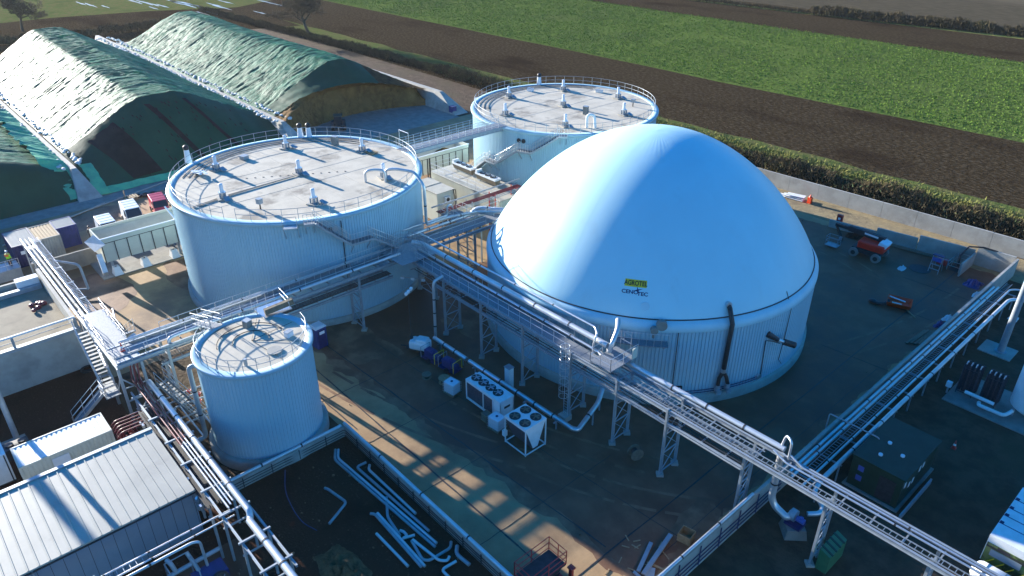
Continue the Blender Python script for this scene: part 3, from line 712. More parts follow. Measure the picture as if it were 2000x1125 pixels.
YW = [(-60, 24.6), (-48, 25.6), (-36, 26.3), (-24, 27.0), (-17.6, 27.3), (-17.2, 87), (-30, 85.6), (-52, 85), (-54, 60), (-57, 45), (-62, 40)]
sheet('yard_shade_edge', rough_poly([(x-(.9 if x < -20 else 0), y-(.9 if y < 30 else 0)) for x, y in YW], .9, .7, 2), .0185, 'concrete_mid')  # in-between ring softening the edge of the wet, shade-darkened yard colour
sheet('yard_wet_shade', rough_poly(YW, .9, .6, 5), .0205, 'concrete_wet_shade')  # wet ground with the shade of the yard put into its colour
b = MB()
for k, (x, y, a0, R, L) in enumerate([(-28, 44, .9, 14, 26), (-22, 60, 1.2, 60, 24), (-40, 30, .1, 40, 18), (-26, 76, 2.4, 12, 20), (-30, 29, .25, 30, 14), (-50, 23, .12, 60, 22)]):
    for off in (-.95, .95):
        P = []; h = a0; px, py = x-off*sin(a0), y+off*cos(a0)
        for i in range(24):
            P.append(Vector((px, py, .0245+.0006*k))); h += L/24/R; px += cos(h)*L/24; py += sin(h)*L/24
        for i in range(23):
            d = (P[i+1]-P[i]).normalized(); q = Vector((-d.y, d.x, 0))*(.13+.05*noise.noise((i*.9, k, off)))
            if noise.noise((i*.45, k*3, off)) > -.25: b.add([P[i]-q, P[i]+q, P[i+1]+q, P[i+1]-q], [(3, 2, 1, 0)])
o = b.build('tyre_marks', 'concrete_mid'); o['kind'] = 'structure'
blob('dry_patch', -53.5, 27.8, 5.5, 2.6, .2, .024, 'concrete_mid', 3)
blob('dry_patch', -18.2, 33.0, 1.3, 2.6, .2, .024, 'concrete_mid', 5)
blob('dry_patch', -47.5, 38.5, 4, 2.2, .3, .024, 'concrete_mid', 7)
blob('wet_patch', -75, 23, 7, 3.2, .1, .024, 'concrete_mid', 9)
blob('wet_patch', -88, 23.5, 5, 4, .5, .024, 'concrete_mid', 11)
blob('wet_patch', -100, 13, 4, 9, .1, .024, 'concrete_mid', 12)
blob('wet_patch', -79, 13, 5.5, 3, .1, .024, 'concrete_mid', 14)
sheet('south_ground', R4(-66, -42.0, -14, 8.6), .024, 'gravel')
sheet('pit_gravel', R4(-41.9, -16.2, -14, 20.3), .020, 'gravel')
sheet('skid_slab', R4(-37.9, -30.5, -2, 9.6), .028, 'concrete_wet_shade')
sheet('east_ground', R4(-16.1, 60, -20, 90), .016, 'mud')

sheet('sandy_lane', R4(-60, 30, 86.9, 93.4), .020, 'silage')
S_ = bpy.data.objects['sandy_lane']; mat('sand', (.30,.225,.11), .95, c2=(.22,.165,.085), sc=.8, bump=.06, bsc=3, c3=(.16,.12,.065), sc3=.25); S_.data.materials[0] = M['sand']
# expansion joints
b = MB()
for _k, (xa, ya, xb, yb) in enumerate(((-20.6, 21, -20.6, 86), (-60, 23.0, -21, 23.0), (-60, 25.4, -21, 27.2), (-62, 20.9, -42, 21.4), (-18.2, 28, -18.2, 60), (-33, 21, -33, 36), (-47, 21, -47, 33), (-26.6, 21, -26.6, 34), (-40, 21, -40, 30), (-52, 29.2, -17, 31.5), (-23, 72, -16.4, 72), (-23.4, 60, -16.4, 60.5), (-24, 79, -16.4, 79))):
    n = 30; P = [Vector((xa+(xb-xa)*i/n+.06*noise.noise((i*.7, xa, 0)), ya+(yb-ya)*i/n+.06*noise.noise((i*.7, ya, 4)), .03)) for i in range(n+1)]
    for i in range(n): b.bar(P[i], P[i+1], (.07+.06*random.random())*(1 if _k < 4 else .4), .012)
o = b.build('yard_joints', 'rubber'); o['kind'] = 'structure'
def wall(name, label, a, bq, h, th=.22, m='concrete', cat='wall', group=None, panel=3.0, z0=0.):
    t = thing(name, label, cat, (a[0], a[1], z0), group=group)
    a, bq = Vector((*a, z0)), Vector((*bq, z0)); d = bq-a; L = d.length; n = max(1, round(L/panel))
    for i in range(n):
        p, q = a+d*(i/n), a+d*((i+1)/n); u = d.normalized()*.012
        dz = random.uniform(-.015, .015)
        MB().bar(p+u+Vector((0, 0, (h+dz)/2)), q-u+Vector((0, 0, (h+dz)/2)), th, h+dz).build('panel', m, t)
    return t
wall('retaining_wall', 'low concrete wall beside the small tank, closing the gravel pit on the left', (-42.05, 9.8), (-42.05, 20.3), .95)
wall('retaining_wall', 'low concrete wall with a fat pipe on top between gravel pit and yard', (-42.15, 20.42), (-16.5, 20.42), 1.0)
wall('yard_wall', 'straight concrete wall closing the yard on the right, pipes along its outer side', (-16.2, 20.3), (-16.2, 88.2), 2.1, panel=3.4)
wall('perimeter_wall', 'long pale concrete perimeter wall below the hedge beyond the dome', (-54, 92.3), (30, 95.6), 2.05, panel=4.2)
wall('silo_wall', 'lowest, farthest length of the stepped wall behind the red boom lift', (-36.0, 85.5), (-30.6, 86.25), 1.0, panel=2.7)
wall('silo_wall', 'middle length of the stepped wall behind the red boom lift', (-30.5, 86.28), (-26, 86.9), 1.5, panel=2.3)
wall('silo_wall', 'tallest length of the stepped wall beside the railed pit', (-25.9, 86.9), (-20.2, 87.6), 1.9, panel=3)
wall('bay_wall', 'short wall dividing the small corner bay from the railed pit', (-20.1, 83.6), (-20.1, 87.6), 1.6, th=.15)
wall('bay_wall', 'sunlit end wall of the small corner bay below the perimeter wall', (-20.1, 88.0), (-16.4, 88.2), 2.2, panel=4)
# pipes lying on the retaining walls
pipe('wall_pipe', 'fat blue-grey pipe on top of the wall between gravel pit and yard', [(-42.1, 20.42, 1.14), (-16.6, 20.42, 1.14)], .14, n=12, collars=6)
pipe('wall_pipe', 'fat pipe on top of the low wall in front of the small tank', [(-42.05, 10.4, 1.09), (-42.05, 19.9, 1.09), (-42.1, 20.1, 1.09)], .13, n=12, collars=4)
b = MB()
for z in (.25, .5, .72):
    b.tube([(-41.86, 10.2, z), (-41.86, 20.1, z), (-41.7, 20.24, z), (-17, 20.24, z)], .03, 5)
for y in (12, 14.2, 16.4, 18.6): b.bar((-41.84, y, .1), (-41.84, y, .95), .06)
for x in fr(-40, -18, 12): b.bar((x, 20.22, .1), (x, 20.22, 1.0), .06)
tag(b.build('conduit', 'dark'), 'black cables clipped in rows to the inner face of the gravel pit walls', 'cables')
# pipes and trays on the outside of the right wall
rk = thing('pipe_rack', 'low steel pipe rack along the outer side of the right yard wall', 'pipe rack', (-15.2, 60, 0))
for y in fr(41, 80, 13): MB().bx(-15.98, -13.75, y-.05, y+.05, 1.55, 1.65).bx(-13.95, -13.85, y-.05, y+.05, 0, 1.56).build('support', 'steel', rk)
b = MB(); ladder_tray(b, (-15.0, 41, 1.8), (-15.0, 82, 1.8), .45); b.build('cable_tray', 'steel', rk)
for k, (x, r, lb) in enumerate(((-15.85, .13, 'pipe nearest the wall in the rack outside the right yard wall'), (-15.5, .11, 'second pipe in the rack outside the right yard wall'), (-14.55, .09, 'third, thinner pipe in the rack outside the right yard wall'))):
    pipe('rack_pipe', lb, [(x, 40.5-k*.4, 1.8), (x, 80+k*.3, 1.8)]+([(x+.5, 80.6+k*.3, 1.8), (-9, 81.2+k*.4, 1.7)] if k == 2 else []), r, 'pipe_clad', n=10, collars=4)
pipe('rack_pipe', 'outermost fat pipe of the right rack, turning down in an S bend to the blower', [(-5, 80.5, 1.7), (-13.2, 79.2, 1.8), (-13.9, 78.3, 1.8), (-13.95, 41.3, 1.8), (-13.9, 40.3, 1.3), (-12.9, 39.9, 1.2), (-12.6, 38.9, 1.35), (-13.2, 38.3, 1.3)], .17, n=12, rb=.6, collars=5)
b = MB()
for z in (.5, .9, 1.3): b.tube([(-16.02, 21, z), (-16.02, 40, z)], .035, 5)
for y in fr(21.5, 39, 8): b.bar((-16.0, y, .3), (-16.0, y, 2.0), .06)
tag(b.build('conduit', 'navy'), 'dark cables clipped to the outer face of the right yard wall', 'cables')
pipe('wall_pipe', 'pale pipe on top of the right yard wall near the photo bottom', [(-16.2, 20.6, 2.22), (-16.2, 36.3, 2.22)], .12, 'steel_bright', n=10, collars=4)
# goal-post frame over the right rack
b = MB(); b.tube(bend([(-16.6, 47.2, 0), (-16.6, 47.2, 2.9), (-12.8, 47.2, 2.9), (-12.8, 47.2, 0)], .2), .05, 6)
tag(b.build('portal_frame', 'steel'), 'thin goalpost frame bridging the right wall rack', 'frame')
# blower on its plinth
t = thing('blower', 'blower with a snail housing on a grey concrete plinth below the pipe bridge', 'blower', (-13.5, 37.4, 0))
b = MB(); b.lathe((-13.5, 37.4, 0), [(.01, 0), (1.05, 0), (.86, .75), (.01, .75)], 4, smooth=False); o = b.build('plinth', 'concrete_dark', t); 
b = MB(); b.box((-13.5, 37.4, .86), (1.1, .9, .2)); b.build('base_frame', 'navy', t)
b = MB(); b.cyl((-13.95, 37.5, 1.35), (-13.55, 37.5, 1.35), .42, n=20); b.cyl((-14.05, 37.5, 1.35), (-13.95, 37.5, 1.35), .2, n=14); b.build('housing', 'steel', t)
b = MB(); b.cyl((-13.5, 37.5, 1.25), (-12.95, 37.5, 1.25), .2, n=14); b.box((-13.2, 37.5, 1.48), (.22, .18, .14)); b.build('motor', 'plastic_blue', t)
# large hall, lower left
t = thing('hall', 'long grey hall with a pale ribbed sheet roof in the lower left corner', 'building', (-43.7, -3, 0))
b = MB(); b.bx(-47.2, -40.05, -14, 8.3, 0, 3.45)
b.build('wall', 'clad_grey', t)
b = MB()
for y in fr(-14, 8.2, 32): b.bx(-40.05, -40.04, y-.012, y+.012, .1, 3.35)
b.build('wall_seam', 'dark', t)
def roof_sheet(mb, x0, x1, y0, y1, z0, z1, pitch, d=.04):
    """standing ribs run along X"""
    n = int((y1-y0)/pitch); prof = []
    for k in range(n):
        y = y0+(y1-y0)*k/n; w = (y1-y0)/n
        prof += [(y, 0), (y+w*.80, 0), (y+w*.86, d), (y+w*.94, d)]
    prof.append((y1, 0)); m = len(prof)
    vs = [(x0, y, z0+q) for y, q in prof]+[(x1, y, z1+q) for y, q in prof]
    mb.add(vs, [(i, i+m, i+m+1, i+1) for i in range(m-1)])
    mb.add([(x0, y0, z0-.12), (x1, y0, z1-.12), (x1, y1, z1-.12), (x0, y1, z0-.12)], [(0, 3, 2, 1)])
    for a, b_ in ((0, m-1),):
        mb.add([(x1, y0, z1), (x1, y1, z1), (x1, y1, z1-.12), (x1, y0, z1-.12)], [(0, 3, 2, 1)])
        mb.add([(x1, y1, z1), (x0, y1, z0), (x0, y1, z0-.12), (x1, y1, z1-.12)], [(0, 1, 2, 3)])
        mb.add([(x0, y1, z0), (x0, y0, z0), (x0, y0, z0-.12), (x0, y1, z0-.12)], [(0, 1, 2, 3)])
b = MB(); roof_sheet(b, -47.6, -39.95, -14, 8.45, 3.78, 3.62, .56, .04); b.build('roof', 'roof_sheet', t)
b = MB(); b.bx(-47.95, -47.65, -14, 8.45, 3.62, 3.86); b.build('gutter', 'steel', t)
b = MB(); b.bx(-39.93, -39.85, -14, 8.45, 3.42, 3.5); b.build('eave_trim', 'dark', t)
b = MB(); b.tube([(-39.9, -1.0, 3.5), (-39.85, -1.0, 2.9), (-39.6, -1.0, 2.6)], .05, 6); b.build('downpipe', 'steel_bright', t)
# shipping containers and cabins
def container(name, label, cat, x0, x1, y0, y1, h, m, roofm, group=None, along='y', ribs=True, z0=0.):
    t = thing(name, label, cat, ((x0+x1)/2, (y0+y1)/2, z0), group=group)
    def corr(mb, a, b_, nrm, zz0, zz1, p=.28, d=.04):
        a, b_ = Vector(a), Vector(b_); L = (b_-a).length; n = max(3, int(L/p)); pr = []
        for k in range(n): pr += [(k/n, 0), ((k+.4)/n, 0), ((k+.55)/n, d), ((k+.85)/n, d)]
        pr.append((1, 0)); q = len(pr); N_ = Vector(nrm)
        vs = [a.lerp(b_, s)-N_*o+Vector((0, 0, zz0)) for s, o in pr]+[a.lerp(b_, s)-N_*o+Vector((0, 0, zz1)) for s, o in pr]
        mb.add(vs, [(i, i+1, i+1+q, i+q) for i in range(q-1)])
    b = MB()
    for A, B_, N_ in (((x0, y0, 0), (x1, y0, 0), (0, -1, 0)), ((x1, y0, 0), (x1, y1, 0), (1, 0, 0)), ((x1, y1, 0), (x0, y1, 0), (0, 1, 0)), ((x0, y1, 0), (x0, y0, 0), (-1, 0, 0))): corr(b, A, B_, N_, z0+.12, z0+h-.1)
    b.build('wall', m, t)
    b = MB()
    for x in (x0, x1):
        for y in (y0, y1): b.box((x, y, z0+h/2), (.14, .14, h))
    for z in (z0+.08, z0+h-.06):
        for x in (x0, x1): b.bar((x, y0, z), (x, y1, z), .12, .14)
        for y in (y0, y1): b.bar((x0, y, z), (x1, y, z), .12, .14)
    b.build('frame', m, t)
    b = MB()
    if along == 'y': 
        n = int((y1-y0)/.32); pr = []
        for k in range(n): pr += [((k)/n, 0), ((k+.5)/n, 0), ((k+.62)/n, -.035), ((k+.88)/n, -.035)]
        pr.append((1, 0)); q = len(pr)
        b.add([(x0+.02, y0+(y1-y0)*s, z0+h-.02+o) for s, o in pr]+[(x1-.02, y0+(y1-y0)*s, z0+h-.02+o) for s, o in pr], [(i, i+q, i+q+1, i+1) for i in range(q-1)])
    else:
        n = int((x1-x0)/.32); pr = []
        for k in range(n): pr += [((k)/n, 0), ((k+.5)/n, 0), ((k+.62)/n, -.035), ((k+.88)/n, -.035)]
        pr.append((1, 0)); q = len(pr)
        b.add([(x0+(x1-x0)*s, y0+.02, z0+h-.02+o) for s, o in pr]+[(x0+(x1-x0)*s, y1-.02, z0+h-.02+o) for s, o in pr], [(i, i+1, i+q+1, i+q) for i in range(q-1)])
    b.build('roof', roofm, t)
    return t
CG = 'site containers beside the feeder'
c = container('container', 'blue container with a pale roof, leftmost of the row by the photo edge', 'container', -95.6, -90.8, 8.1, 10.5, 2.6, 'navy', 'roof_sheet', CG, 'x')
b = MB(); b.bx(-90.72, -90.70, 8.7, 9.2, 1.5, 1.9); b.build('notice', 'white_ink', c)
c = container('container', 'mesh-sided container with a tan slatted roof between the two blue ones', 'container', -95.6, -91.2, 10.62, 12.9, 2.5, 'concrete', 'timber', CG, 'y')
container('container', 'dark blue container with a pale roof behind the tan roofed one', 'container', -95.8, -92.9, 13.0, 15.06, 2.6, 'blue_paint', 'roof_sheet', CG, 'x')
c = container('container', 'cream shipping container with a white ribbed roof behind the lower left hall', 'container', -53.9, -51.3, .5, 6.45, 2.6, 'cream', 'white_paint', None, 'y')
b = MB(); b.bx(-51.27, -51.22, 2.4, 3.5, 1.3, 2.2); b.build('shutter', 'plastic_white', c)
t = thing('cabinet', 'white panelled cabinet at the left photo edge beside the cream container', 'cabinet', (-55, -1, 0))
b = MB(); b.bx(-56.5, -53.7, -4, .1, 0, 2.5); b.build('body', 'white_paint', t)
b = MB()
for y in (-1.2, -.05): b.bx(-53.7, -53.67, y-.04, y+.04, .05, 2.45)
b.bx(-53.7, -53.66, -4, .1, 0, .12); b.build('trim', 'dark', t)
t = thing('flue', 'tall pale flue pipe standing beside the cream container at the left photo edge', 'chimney', (-57.7, .85, 0))
b = MB(); b.cyl((-57.7, 1.15, 0), (-57.7, 1.15, 11.5), .2, n=16); b.build('stack', 'steel', t)
b = MB(); b.box((-57.7, .85, .1), (2.2, 1.8, .2)); b.build('pad', 'concrete_dark', t)
t = thing('exhaust_stack', 'grey exhaust unit with two dark fans on the cream container end', 'exhaust', (-54.3, .9, 2.3))
b = MB(); b.box((-54.5, .9, 2.0), (1.0, 1.6, .9)); b.build('body', 'dark', t)
for y in (.5, 1.3):
    b = MB(); b.cyl((-54.5, y, 2.45), (-54.5, y, 2.6), .26, n=16); b.build('fan', 'rubber', t)
# a tall chimney beyond the left photo edge throws the broad shadow over the hall roof
t = thing('chimney', 'tall round chimney left of the hall', 'chimney', (-92, -4.0, 0))
MB().cyl((-92, -5.25, 0), (-92, -5.25, 16), .42, .42, 20).build('stack', 'steel', t)
# raised concrete basin on the left edge
t = thing('basin', 'raised concrete basin with a white top rail at the left photo edge', 'basin', (-71, 3, 0))
b = MB(); b.bx(-65.75, -65.45, -12, 8.5, 0, 3.7); b.build('front_wall', 'concrete', t)
b = MB(); b.bx(-78.5, -65.76, 8.2, 8.5, 0, 4.7); b.build('side_wall', 'concrete', t)
b = MB(); b.bx(-78.8, -78.51, -12, 8.5, 0, 3.9); b.build('back_wall', 'concrete', t)
b = MB(); b.bx(-78.5, -65.76, -12, 8.19, 3.1, 3.3); b.build('floor', 'slab_warm', t)
b = MB(); b.bx(-65.85, -65.40, -12, 8.55, 3.72, 4.0); b.build('rim_beam', 'steel', t)
b = MB(); b.bar((-65.6, -12, 5.05), (-65.6, 8.4, 5.05), .16, .16); b.build('top_rail', 'white_paint', t)
b = MB()
for y in (-9, -4, 1.2, 3.6, 8.35): b.bx(-65.66, -65.56, y-.1, y+.1, 4.0, 4.98)
b.tube([(-65.6, 1.2, 4.5), (-65.6, 8.3, 4.6)], .03, 5); b.build('rail_post', 'steel', t)
b = MB(); b.bx(-77.4, -76.9, -12, 8.1, 3.3, 3.7); b.build('back_beam', 'steel', t)
b = MB(); b.bx(-78.45, -77.5, 6.2, 8.1, 3.4, 4.3); b.build('machine_box', 'white_paint', t)
b = MB()
for k in range(9): b.sphere((-73.3+random.gauss(0, .5), 6.6+random.gauss(0, .35), 3.4+.1*random.random()), random.uniform(.2, .38), 7, 5, (1, 1, .7))
o = tag(b.build('rubble_heap', 'maroon'), 'small heap of reddish rubble in the corner of the raised basin', 'rubble', kind='stuff')
b = MB()
for rr in (.55, .40): b.ring((-64.9, 8.0, .12+.1*(rr < .5)), rr, .07, 28, 6)
tag(b.build('hose_coil', 'rubber'), 'coil of black hose on the ground at the basin corner', 'hose')
b = MB(); b.bx(-64.9, -42.2, -14, 8.4, .03, .05)
# ------------------------------------------------------------------ pipe rack in front of the small tank
pk = thing('pipe_rack', 'crowded steel pipe rack between hall and small tank, running to the photo bottom', 'pipe rack', (-44, 9.6, 0))
def post(par, x, y, z, w=.14, m='steel'):
    o = MB().box((x, y, z/2), (w, w, z)).build('post', m, par); return o
for x in (-52, -48.5, -45.2, -42.3, -39, -36.2, -33.4, -30.6):
    for y in (8.75, 10.35): post(pk, x, y, 3.95)
b = MB()
for x in (-52, -48.5, -45.2, -42.3, -39, -36.2, -33.4, -30.6): b.bx(x-.06, x+.06, 8.5, 10.5, 3.95, 4.07); b.bx(x-.05, x+.05, 8.6, 10.4, 2.9, 3.0)
b.build('cross_bar', 'steel', pk)
b = MB()
for y in (8.75, 10.35): ibeam(b, (-53, y, 3.86), (-29.8, y, 3.86), .12, .16)
b.build('beam', 'steel', pk)
b = MB()
for y in (8.62, 8.95, 9.25): ladder_tray(b, (-51, y, 3.35), (-38.2, y, 3.35), .26, .22)
b.build('cable_tray', 'steel', pk)
MB().bx(-51, -38.2, 8.46, 9.42, 3.2, 3.26).build('tray_floor', 'dark', pk)
b = MB()
for k in range(22):
    y = 8.42+.05*k; b.tube([(-51+random.random(), y, 3.45+.05*(k % 3)), (-45, y+.03, 3.45), (-38.5+random.random()*.8, y, 3.45)], .025, 4)
o = b.build('cable', 'dark', pk)
b = MB()
for k in range(95):
    x = random.uniform(-50, -38.5); b.box((x, 8.35+random.uniform(-.15, .3), 2.6+random.uniform(-.5, .8)), (random.uniform(.1, .3), .12, random.uniform(.1, .35)))
o = b.build('bracket', 'steel_bright', pk); o['kind'] = 'stuff'
pipe('main_pipe', 'fat shiny pipe on top of the crowded rack beside the small tank', [(-53.5, 10.15, 3.2), (-53.2, 10.15, 4.25), (-35.2, 10.05, 4.25), (-34.95, 9.95, 4.0), (-34.6, 9.75, 4.0)], .20, 'pipe_clad', n=14, collars=3.2)
pipe('main_pipe', 'fat shiny pipe past the kink at the photo bottom', [(-34.6, 9.75, 4.15), (-28.0, 9.75, 4.15)], .23, 'pipe_clad', n=14, collars=2.2)
for k, (y, z) in enumerate(((9.25, 4.2), (9.48, 4.2), (9.7, 4.22), (9.35, 3.7), (9.6, 3.7))):
    pipe('heating_pipe', f'{("first", "second", "third", "upper inner", "lower inner")[k]} maroon heating pipe in the crowded rack beside the small tank', [(-54.2+.15*k, y+.2, 5.6), (-54.0+.15*k, y, z+.1), (-52, y, z), (-44-k*.3, y, z)], .065, 'maroon', n=7, group=None)
    pipe('heating_pipe', f'{("first", "second", "third", "fourth", "fifth")[k]} maroon pipe crossing from the rack towards the cream container', [(-51.6+.42*k, y+.0, 2.9), (-51.7+.42*k, 6.9, 2.9), (-52.0+.42*k, 6.6, 2.3)], .065, 'maroon', n=7)
    pipe('steel_pipe', f'{("first", "second", "third", "fourth", "fifth")[k]} thin bright pipe in the lower half of the crowded rack', [(-44-k*.3, y, z), (-36.4-k*.2, y, z-.05)], .06, 'steel_bright' if k % 2 else 'pipe_clad', n=7)
b = MB()
for k in range(34):
    x, y = -53.0+random.random()*3.2, 6.6+random.random()*2
    b.tube([(x, y, .2), (x, y, 1+random.random())], .05, 5); b.tube([(x-.4, y, .8+.6*random.random()), (x+.5, y+.1, .8+.5*random.random())], .05, 5)
tag(b.build('valve_manifold', 'maroon'), 'tangle of maroon pipes and valves behind the cream container', 'valves', kind='stuff')
# rack to the hall front and the machine skid
rk2 = thing('pipe_rack', 'slim pipe rack in front of the lower left hall', 'pipe rack', (-36.6, 4, 0))
for x, y in ((-36.9, 8.3), (-37.2, 1.5), (-37.2, 0.4)): post(rk2, x, y, 3.5)
b = MB(); ladder_tray(b, (-36.9, -6, 3.2), (-36.9, 4.4, 3.2), .5); b.build('cable_tray', 'steel', rk2)
for k, (x, r) in enumerate(((-36.75, .055), (-36.15, .055), (-35.75, .085))):
    pipe('steel_pipe', f'{("upper", "middle", "lower")[k]} pale pipe on the slim rack in front of the hall', [(x, -8, 3.62), (x, 9.4 if k < 2 else 6.6, 3.62)]+([(x+.1, 7.0, 3.5), (x+.3, 7.0, 1.6)] if k == 2 else []), r, 'pipe_clad', n=8, collars=2.6)
t = thing('pump_skid', 'blue machine skid with grey pipework at the bottom left of the photo', 'machine', (-36, 6.2, 0))
b = MB(); b.bx(-36.6, -34.2, 4.4, 8.0, .1, .3); b.build('base_frame', 'navy', t)
b = MB(); b.box((-35.4, 7.0, .75), (1.2, 1.9, .8)); b.build('engine', 'blue_paint', t)
b = MB(); b.tube([(-36.3, 4.9, 1.5), (-36.3, 8.1, 1.55)], .14, 10); b.tube(bend([(-36.9, 5.2, 2.2), (-36.5, 5.3, 2.2), (-36.3, 5.4, 1.5)], .3), .14, 10); b.tube(bend([(-36.6, 6.3, 2.3), (-36.1, 6.5, 1.4), (-35.7, 6.6, .7)], .3), .13, 10); b.build('pipework', 'steel', t)
b = MB(); 
for y in (5.0, 6.4): b.tube([(-36.8, y, .3), (-36.8, y, 2.1), (-35.0, y, 2.1), (-35.0, y, .3)], .04, 6)
b.tube([(-36.8, 5, 2.1), (-36.8, 6.4, 2.1)], .04, 6); b.build('frame', 'steel', t)
b = MB(); b.cyl((-34.6, 7.3, .9), (-34.3, 7.3, 1.0), .55, n=24); b.build('fan', 'rubber', t)
b = MB()
for k in range(3): q = pi*k/3; b.bar((-34.27, 7.3+.5*cos(q), 1+.5*sin(q)), (-34.27, 7.3-.5*cos(q), 1-.5*sin(q)), .08, .02)
b.build('fan_blade', 'steel', t)
b = MB(); b.sphere((-36.0, 4.6, .75), .35, 14, 8, (1.3, 1, 1)); tag(b.build('tank_float', 'orange'), 'bright orange round container at the photo bottom edge', 'drum')
# ------------------------------------------------------------------ platform and stairs at the left end of the walkway bridge
pf = thing('stair_platform', 'galvanised platform tower with stairs where the walkway bridge ends', 'platform', (-58, 9.2, 0))
b = MB(); b.bx(-63.4, -53.9, 8.55, 10.2, 5.98, 6.06); b.build('deck', 'grating', pf)
b = MB(); ibeam(b, (-63.4, 8.5, 5.85), (-53.8, 8.5, 5.85), .18, .34); ibeam(b, (-63.4, 10.25, 5.85), (-53.8, 10.25, 5.85), .18, .34); ibeam(b, (-53.85, 8.5, 5.85), (-53.85, 12, 5.85), .18, .3); b.build('beam', 'steel', pf)
b = MB(); straight_rail(b, (-63.4, 8.52, 6.06), (-56.3, 8.52, 6.06), 1.4, r=.026); straight_rail(b, (-53.86, 8.55, 6.06), (-53.86, 11.8, 6.06), 1.2); straight_rail(b, (-63.4, 10.22, 6.06), (-56.8, 10.22, 6.06), 1.4, r=.026); b.build('handrail', 'steel_bright', pf)
for x, y in ((-53.9, 8.5), (-53.9, 10.2), (-58, 8.5), (-58, 10.2), (-63, 8.5), (-63, 10.2)): post(pf, x, y, 5.7, .2)
b = MB()
for (x0, y0, z0), (x1, y1, z1) in (((-53.9, 8.5, .4), (-53.9, 10.2, 2.6)), ((-53.9, 10.2, 2.6), (-53.9, 8.5, 4.8)), ((-58, 8.5, .4), (-53.9, 8.5, 5)), ((-58, 10.2, 5), (-53.9, 10.2, .5)), ((-53.9, 8.5, 2.6), (-53.9, 10.2, 2.6)), ((-53.9, 8.5, 1.4), (-53.9, 10.2, 1.4)), ((-53.9, 8.5, 3.8), (-53.9, 10.2, 3.8)), ((-63, 8.5, .5), (-58, 8.5, 5.2))): b.bar((x0, y0, z0), (x1, y1, z1), .07, .1)
b.build('brace', 'steel', pf)
def stair(par, a, bq, w=.9, n=None, rails=True):
    a, bq = Vector(a), Vector(bq); d = bq-a; h = Vector((d.x, d.y, 0)).normalized(); s = Vector((-h.y, h.x, 0))*w/2
    b = MB(); b.bar(a+s, bq+s, .05, .24); b.bar(a-s, bq-s, .05, .24); b.build('stringer', 'steel', par)
    n = n or int(abs(d.z)/.2); b = MB(); ang = atan2(h.y, h.x)
    for i in range(1, n): b.box(a+d*(i/n), (.26, w-.08, .04), ang)
    b.build('tread', 'grating', par)
    b = MB()
    for q in (s, -s):
        for k in (1.05, .55): b.tube([a+q+Vector((0, 0, k)), bq+q+Vector((0, 0, k))], .024, 5)
        for i in range(0, 4): p = a+q+d*(i/3); b.tube([p, p+Vector((0, 0, 1.05))], .024, 5)
    b.build('stair_rail', 'steel_bright', par)
stair(pf, (-57.6, 5.0, 0), (-57.2, 7.7, 2.4)); stair(pf, (-56.6, 8.0, 2.4), (-61.4, 8.0, 5.9))
b = MB(); b.bx(-58, -55.6, 7.4, 8.5, 2.36, 2.42); b.build('mid_landing', 'grating', pf)
b = MB(); railing(b, [(-55.6, 7.4, 2.42), (-55.6, 8.4, 2.42)], 1.05); railing(b, [(-57, 7.4, 2.42), (-55.6, 7.4, 2.42)], 1.05); b.build('landing_rail', 'steel_bright', pf)
stair(pf, (-50.9, 13.0, 0), (-54.2, 11.2, 3.2)); stair(pf, (-62.6, 10.8, 3.2), (-58.2, 10.8, 6.0))
for x in (-61, -57.5, -60, -58.6): pass
pipe('rack_pipe', 'upper pale pipe running left from the platform past the raised basin', [(-56, 8.15, 5.0), (-62, 8.75, 4.85), (-87, 8.75, 4.6)], .15, 'pipe_clad', n=10, collars=5)
pipe('rack_pipe', 'middle pale pipe running left from the platform past the raised basin', [(-57, 9.1, 5.1), (-87, 9.15, 4.6)], .13, 'concrete', n=10, collars=4)
pipe('rack_pipe', 'lower thin pipe running left from the platform past the raised basin', [(-57, 9.5, 4.9), (-87, 9.55, 4.5)], .09, 'steel_bright', n=8, collars=3.5)
b = MB(); ladder_tray(b, (-62, 9.95, 4.7), (-87, 9.95, 4.5), .5)
tag(b.build('cable_tray', 'steel_bright'), 'cable ladder beside the three pipes along the raised basin', 'cable tray')
rk3 = thing('pipe_rack', 'row of steel frames carrying pipes past the raised basin', 'pipe rack', (-74, 9.3, 0))
for x in (-66, -70, -74, -78, -82, -86):
    for y in (8.7, 10.3): post(rk3, x, y, 4.4, .12)
b = MB()
for x in (-66, -70, -74, -78, -82, -86): b.bx(x-.06, x+.06, 8.6, 10.4, 4.32, 4.42)
b.build('cross_bar', 'steel', rk3)
b = MB(); b.tube(bend([(-82.6, 10.4, 3.3), (-80.3, 12.2, 3.1), (-79.4, 12.2, .6)], .5), .13, 10); b.tube(bend([(-79.4, 12.2, .6), (-80.6, 10.6, .6)], .3), .10, 8)
tag(b.build('hoop_pipe', 'steel'), 'fat pipe hoop standing over the pump bay by the concrete wall', 'pipe')
t = thing('pump_unit', 'small pump unit with a red motor on the sunlit yard left of the walkway', 'pump', (-72, 11.8, 0))
b = MB(); b.box((-71.2, 12.0, .15), (2.6, 1.1, .3)); b.build('base', 'dark', t)
b = MB(); b.cyl((-72.0, 12.0, .55), (-71.1, 12.0, .55), .24, n=12); b.build('motor', 'red_paint', t)
b = MB(); b.tube(bend([(-70.8, 12, .5), (-70.3, 12, .5), (-70.3, 12.2, 1.2), (-72.4, 12.6, 1.2)], .2), .07, 8); b.build('pipework', 'steel_bright', t)
t = thing('valve_group', 'white and black valve group on the yard under the walkway bridge end', 'valves', (-66.5, 12.6, 0))
b = MB(); b.sphere((-67, 12.4, .5), .55, 12, 8, (1.2, 1, .8)); b.build('tank', 'white_paint', t)
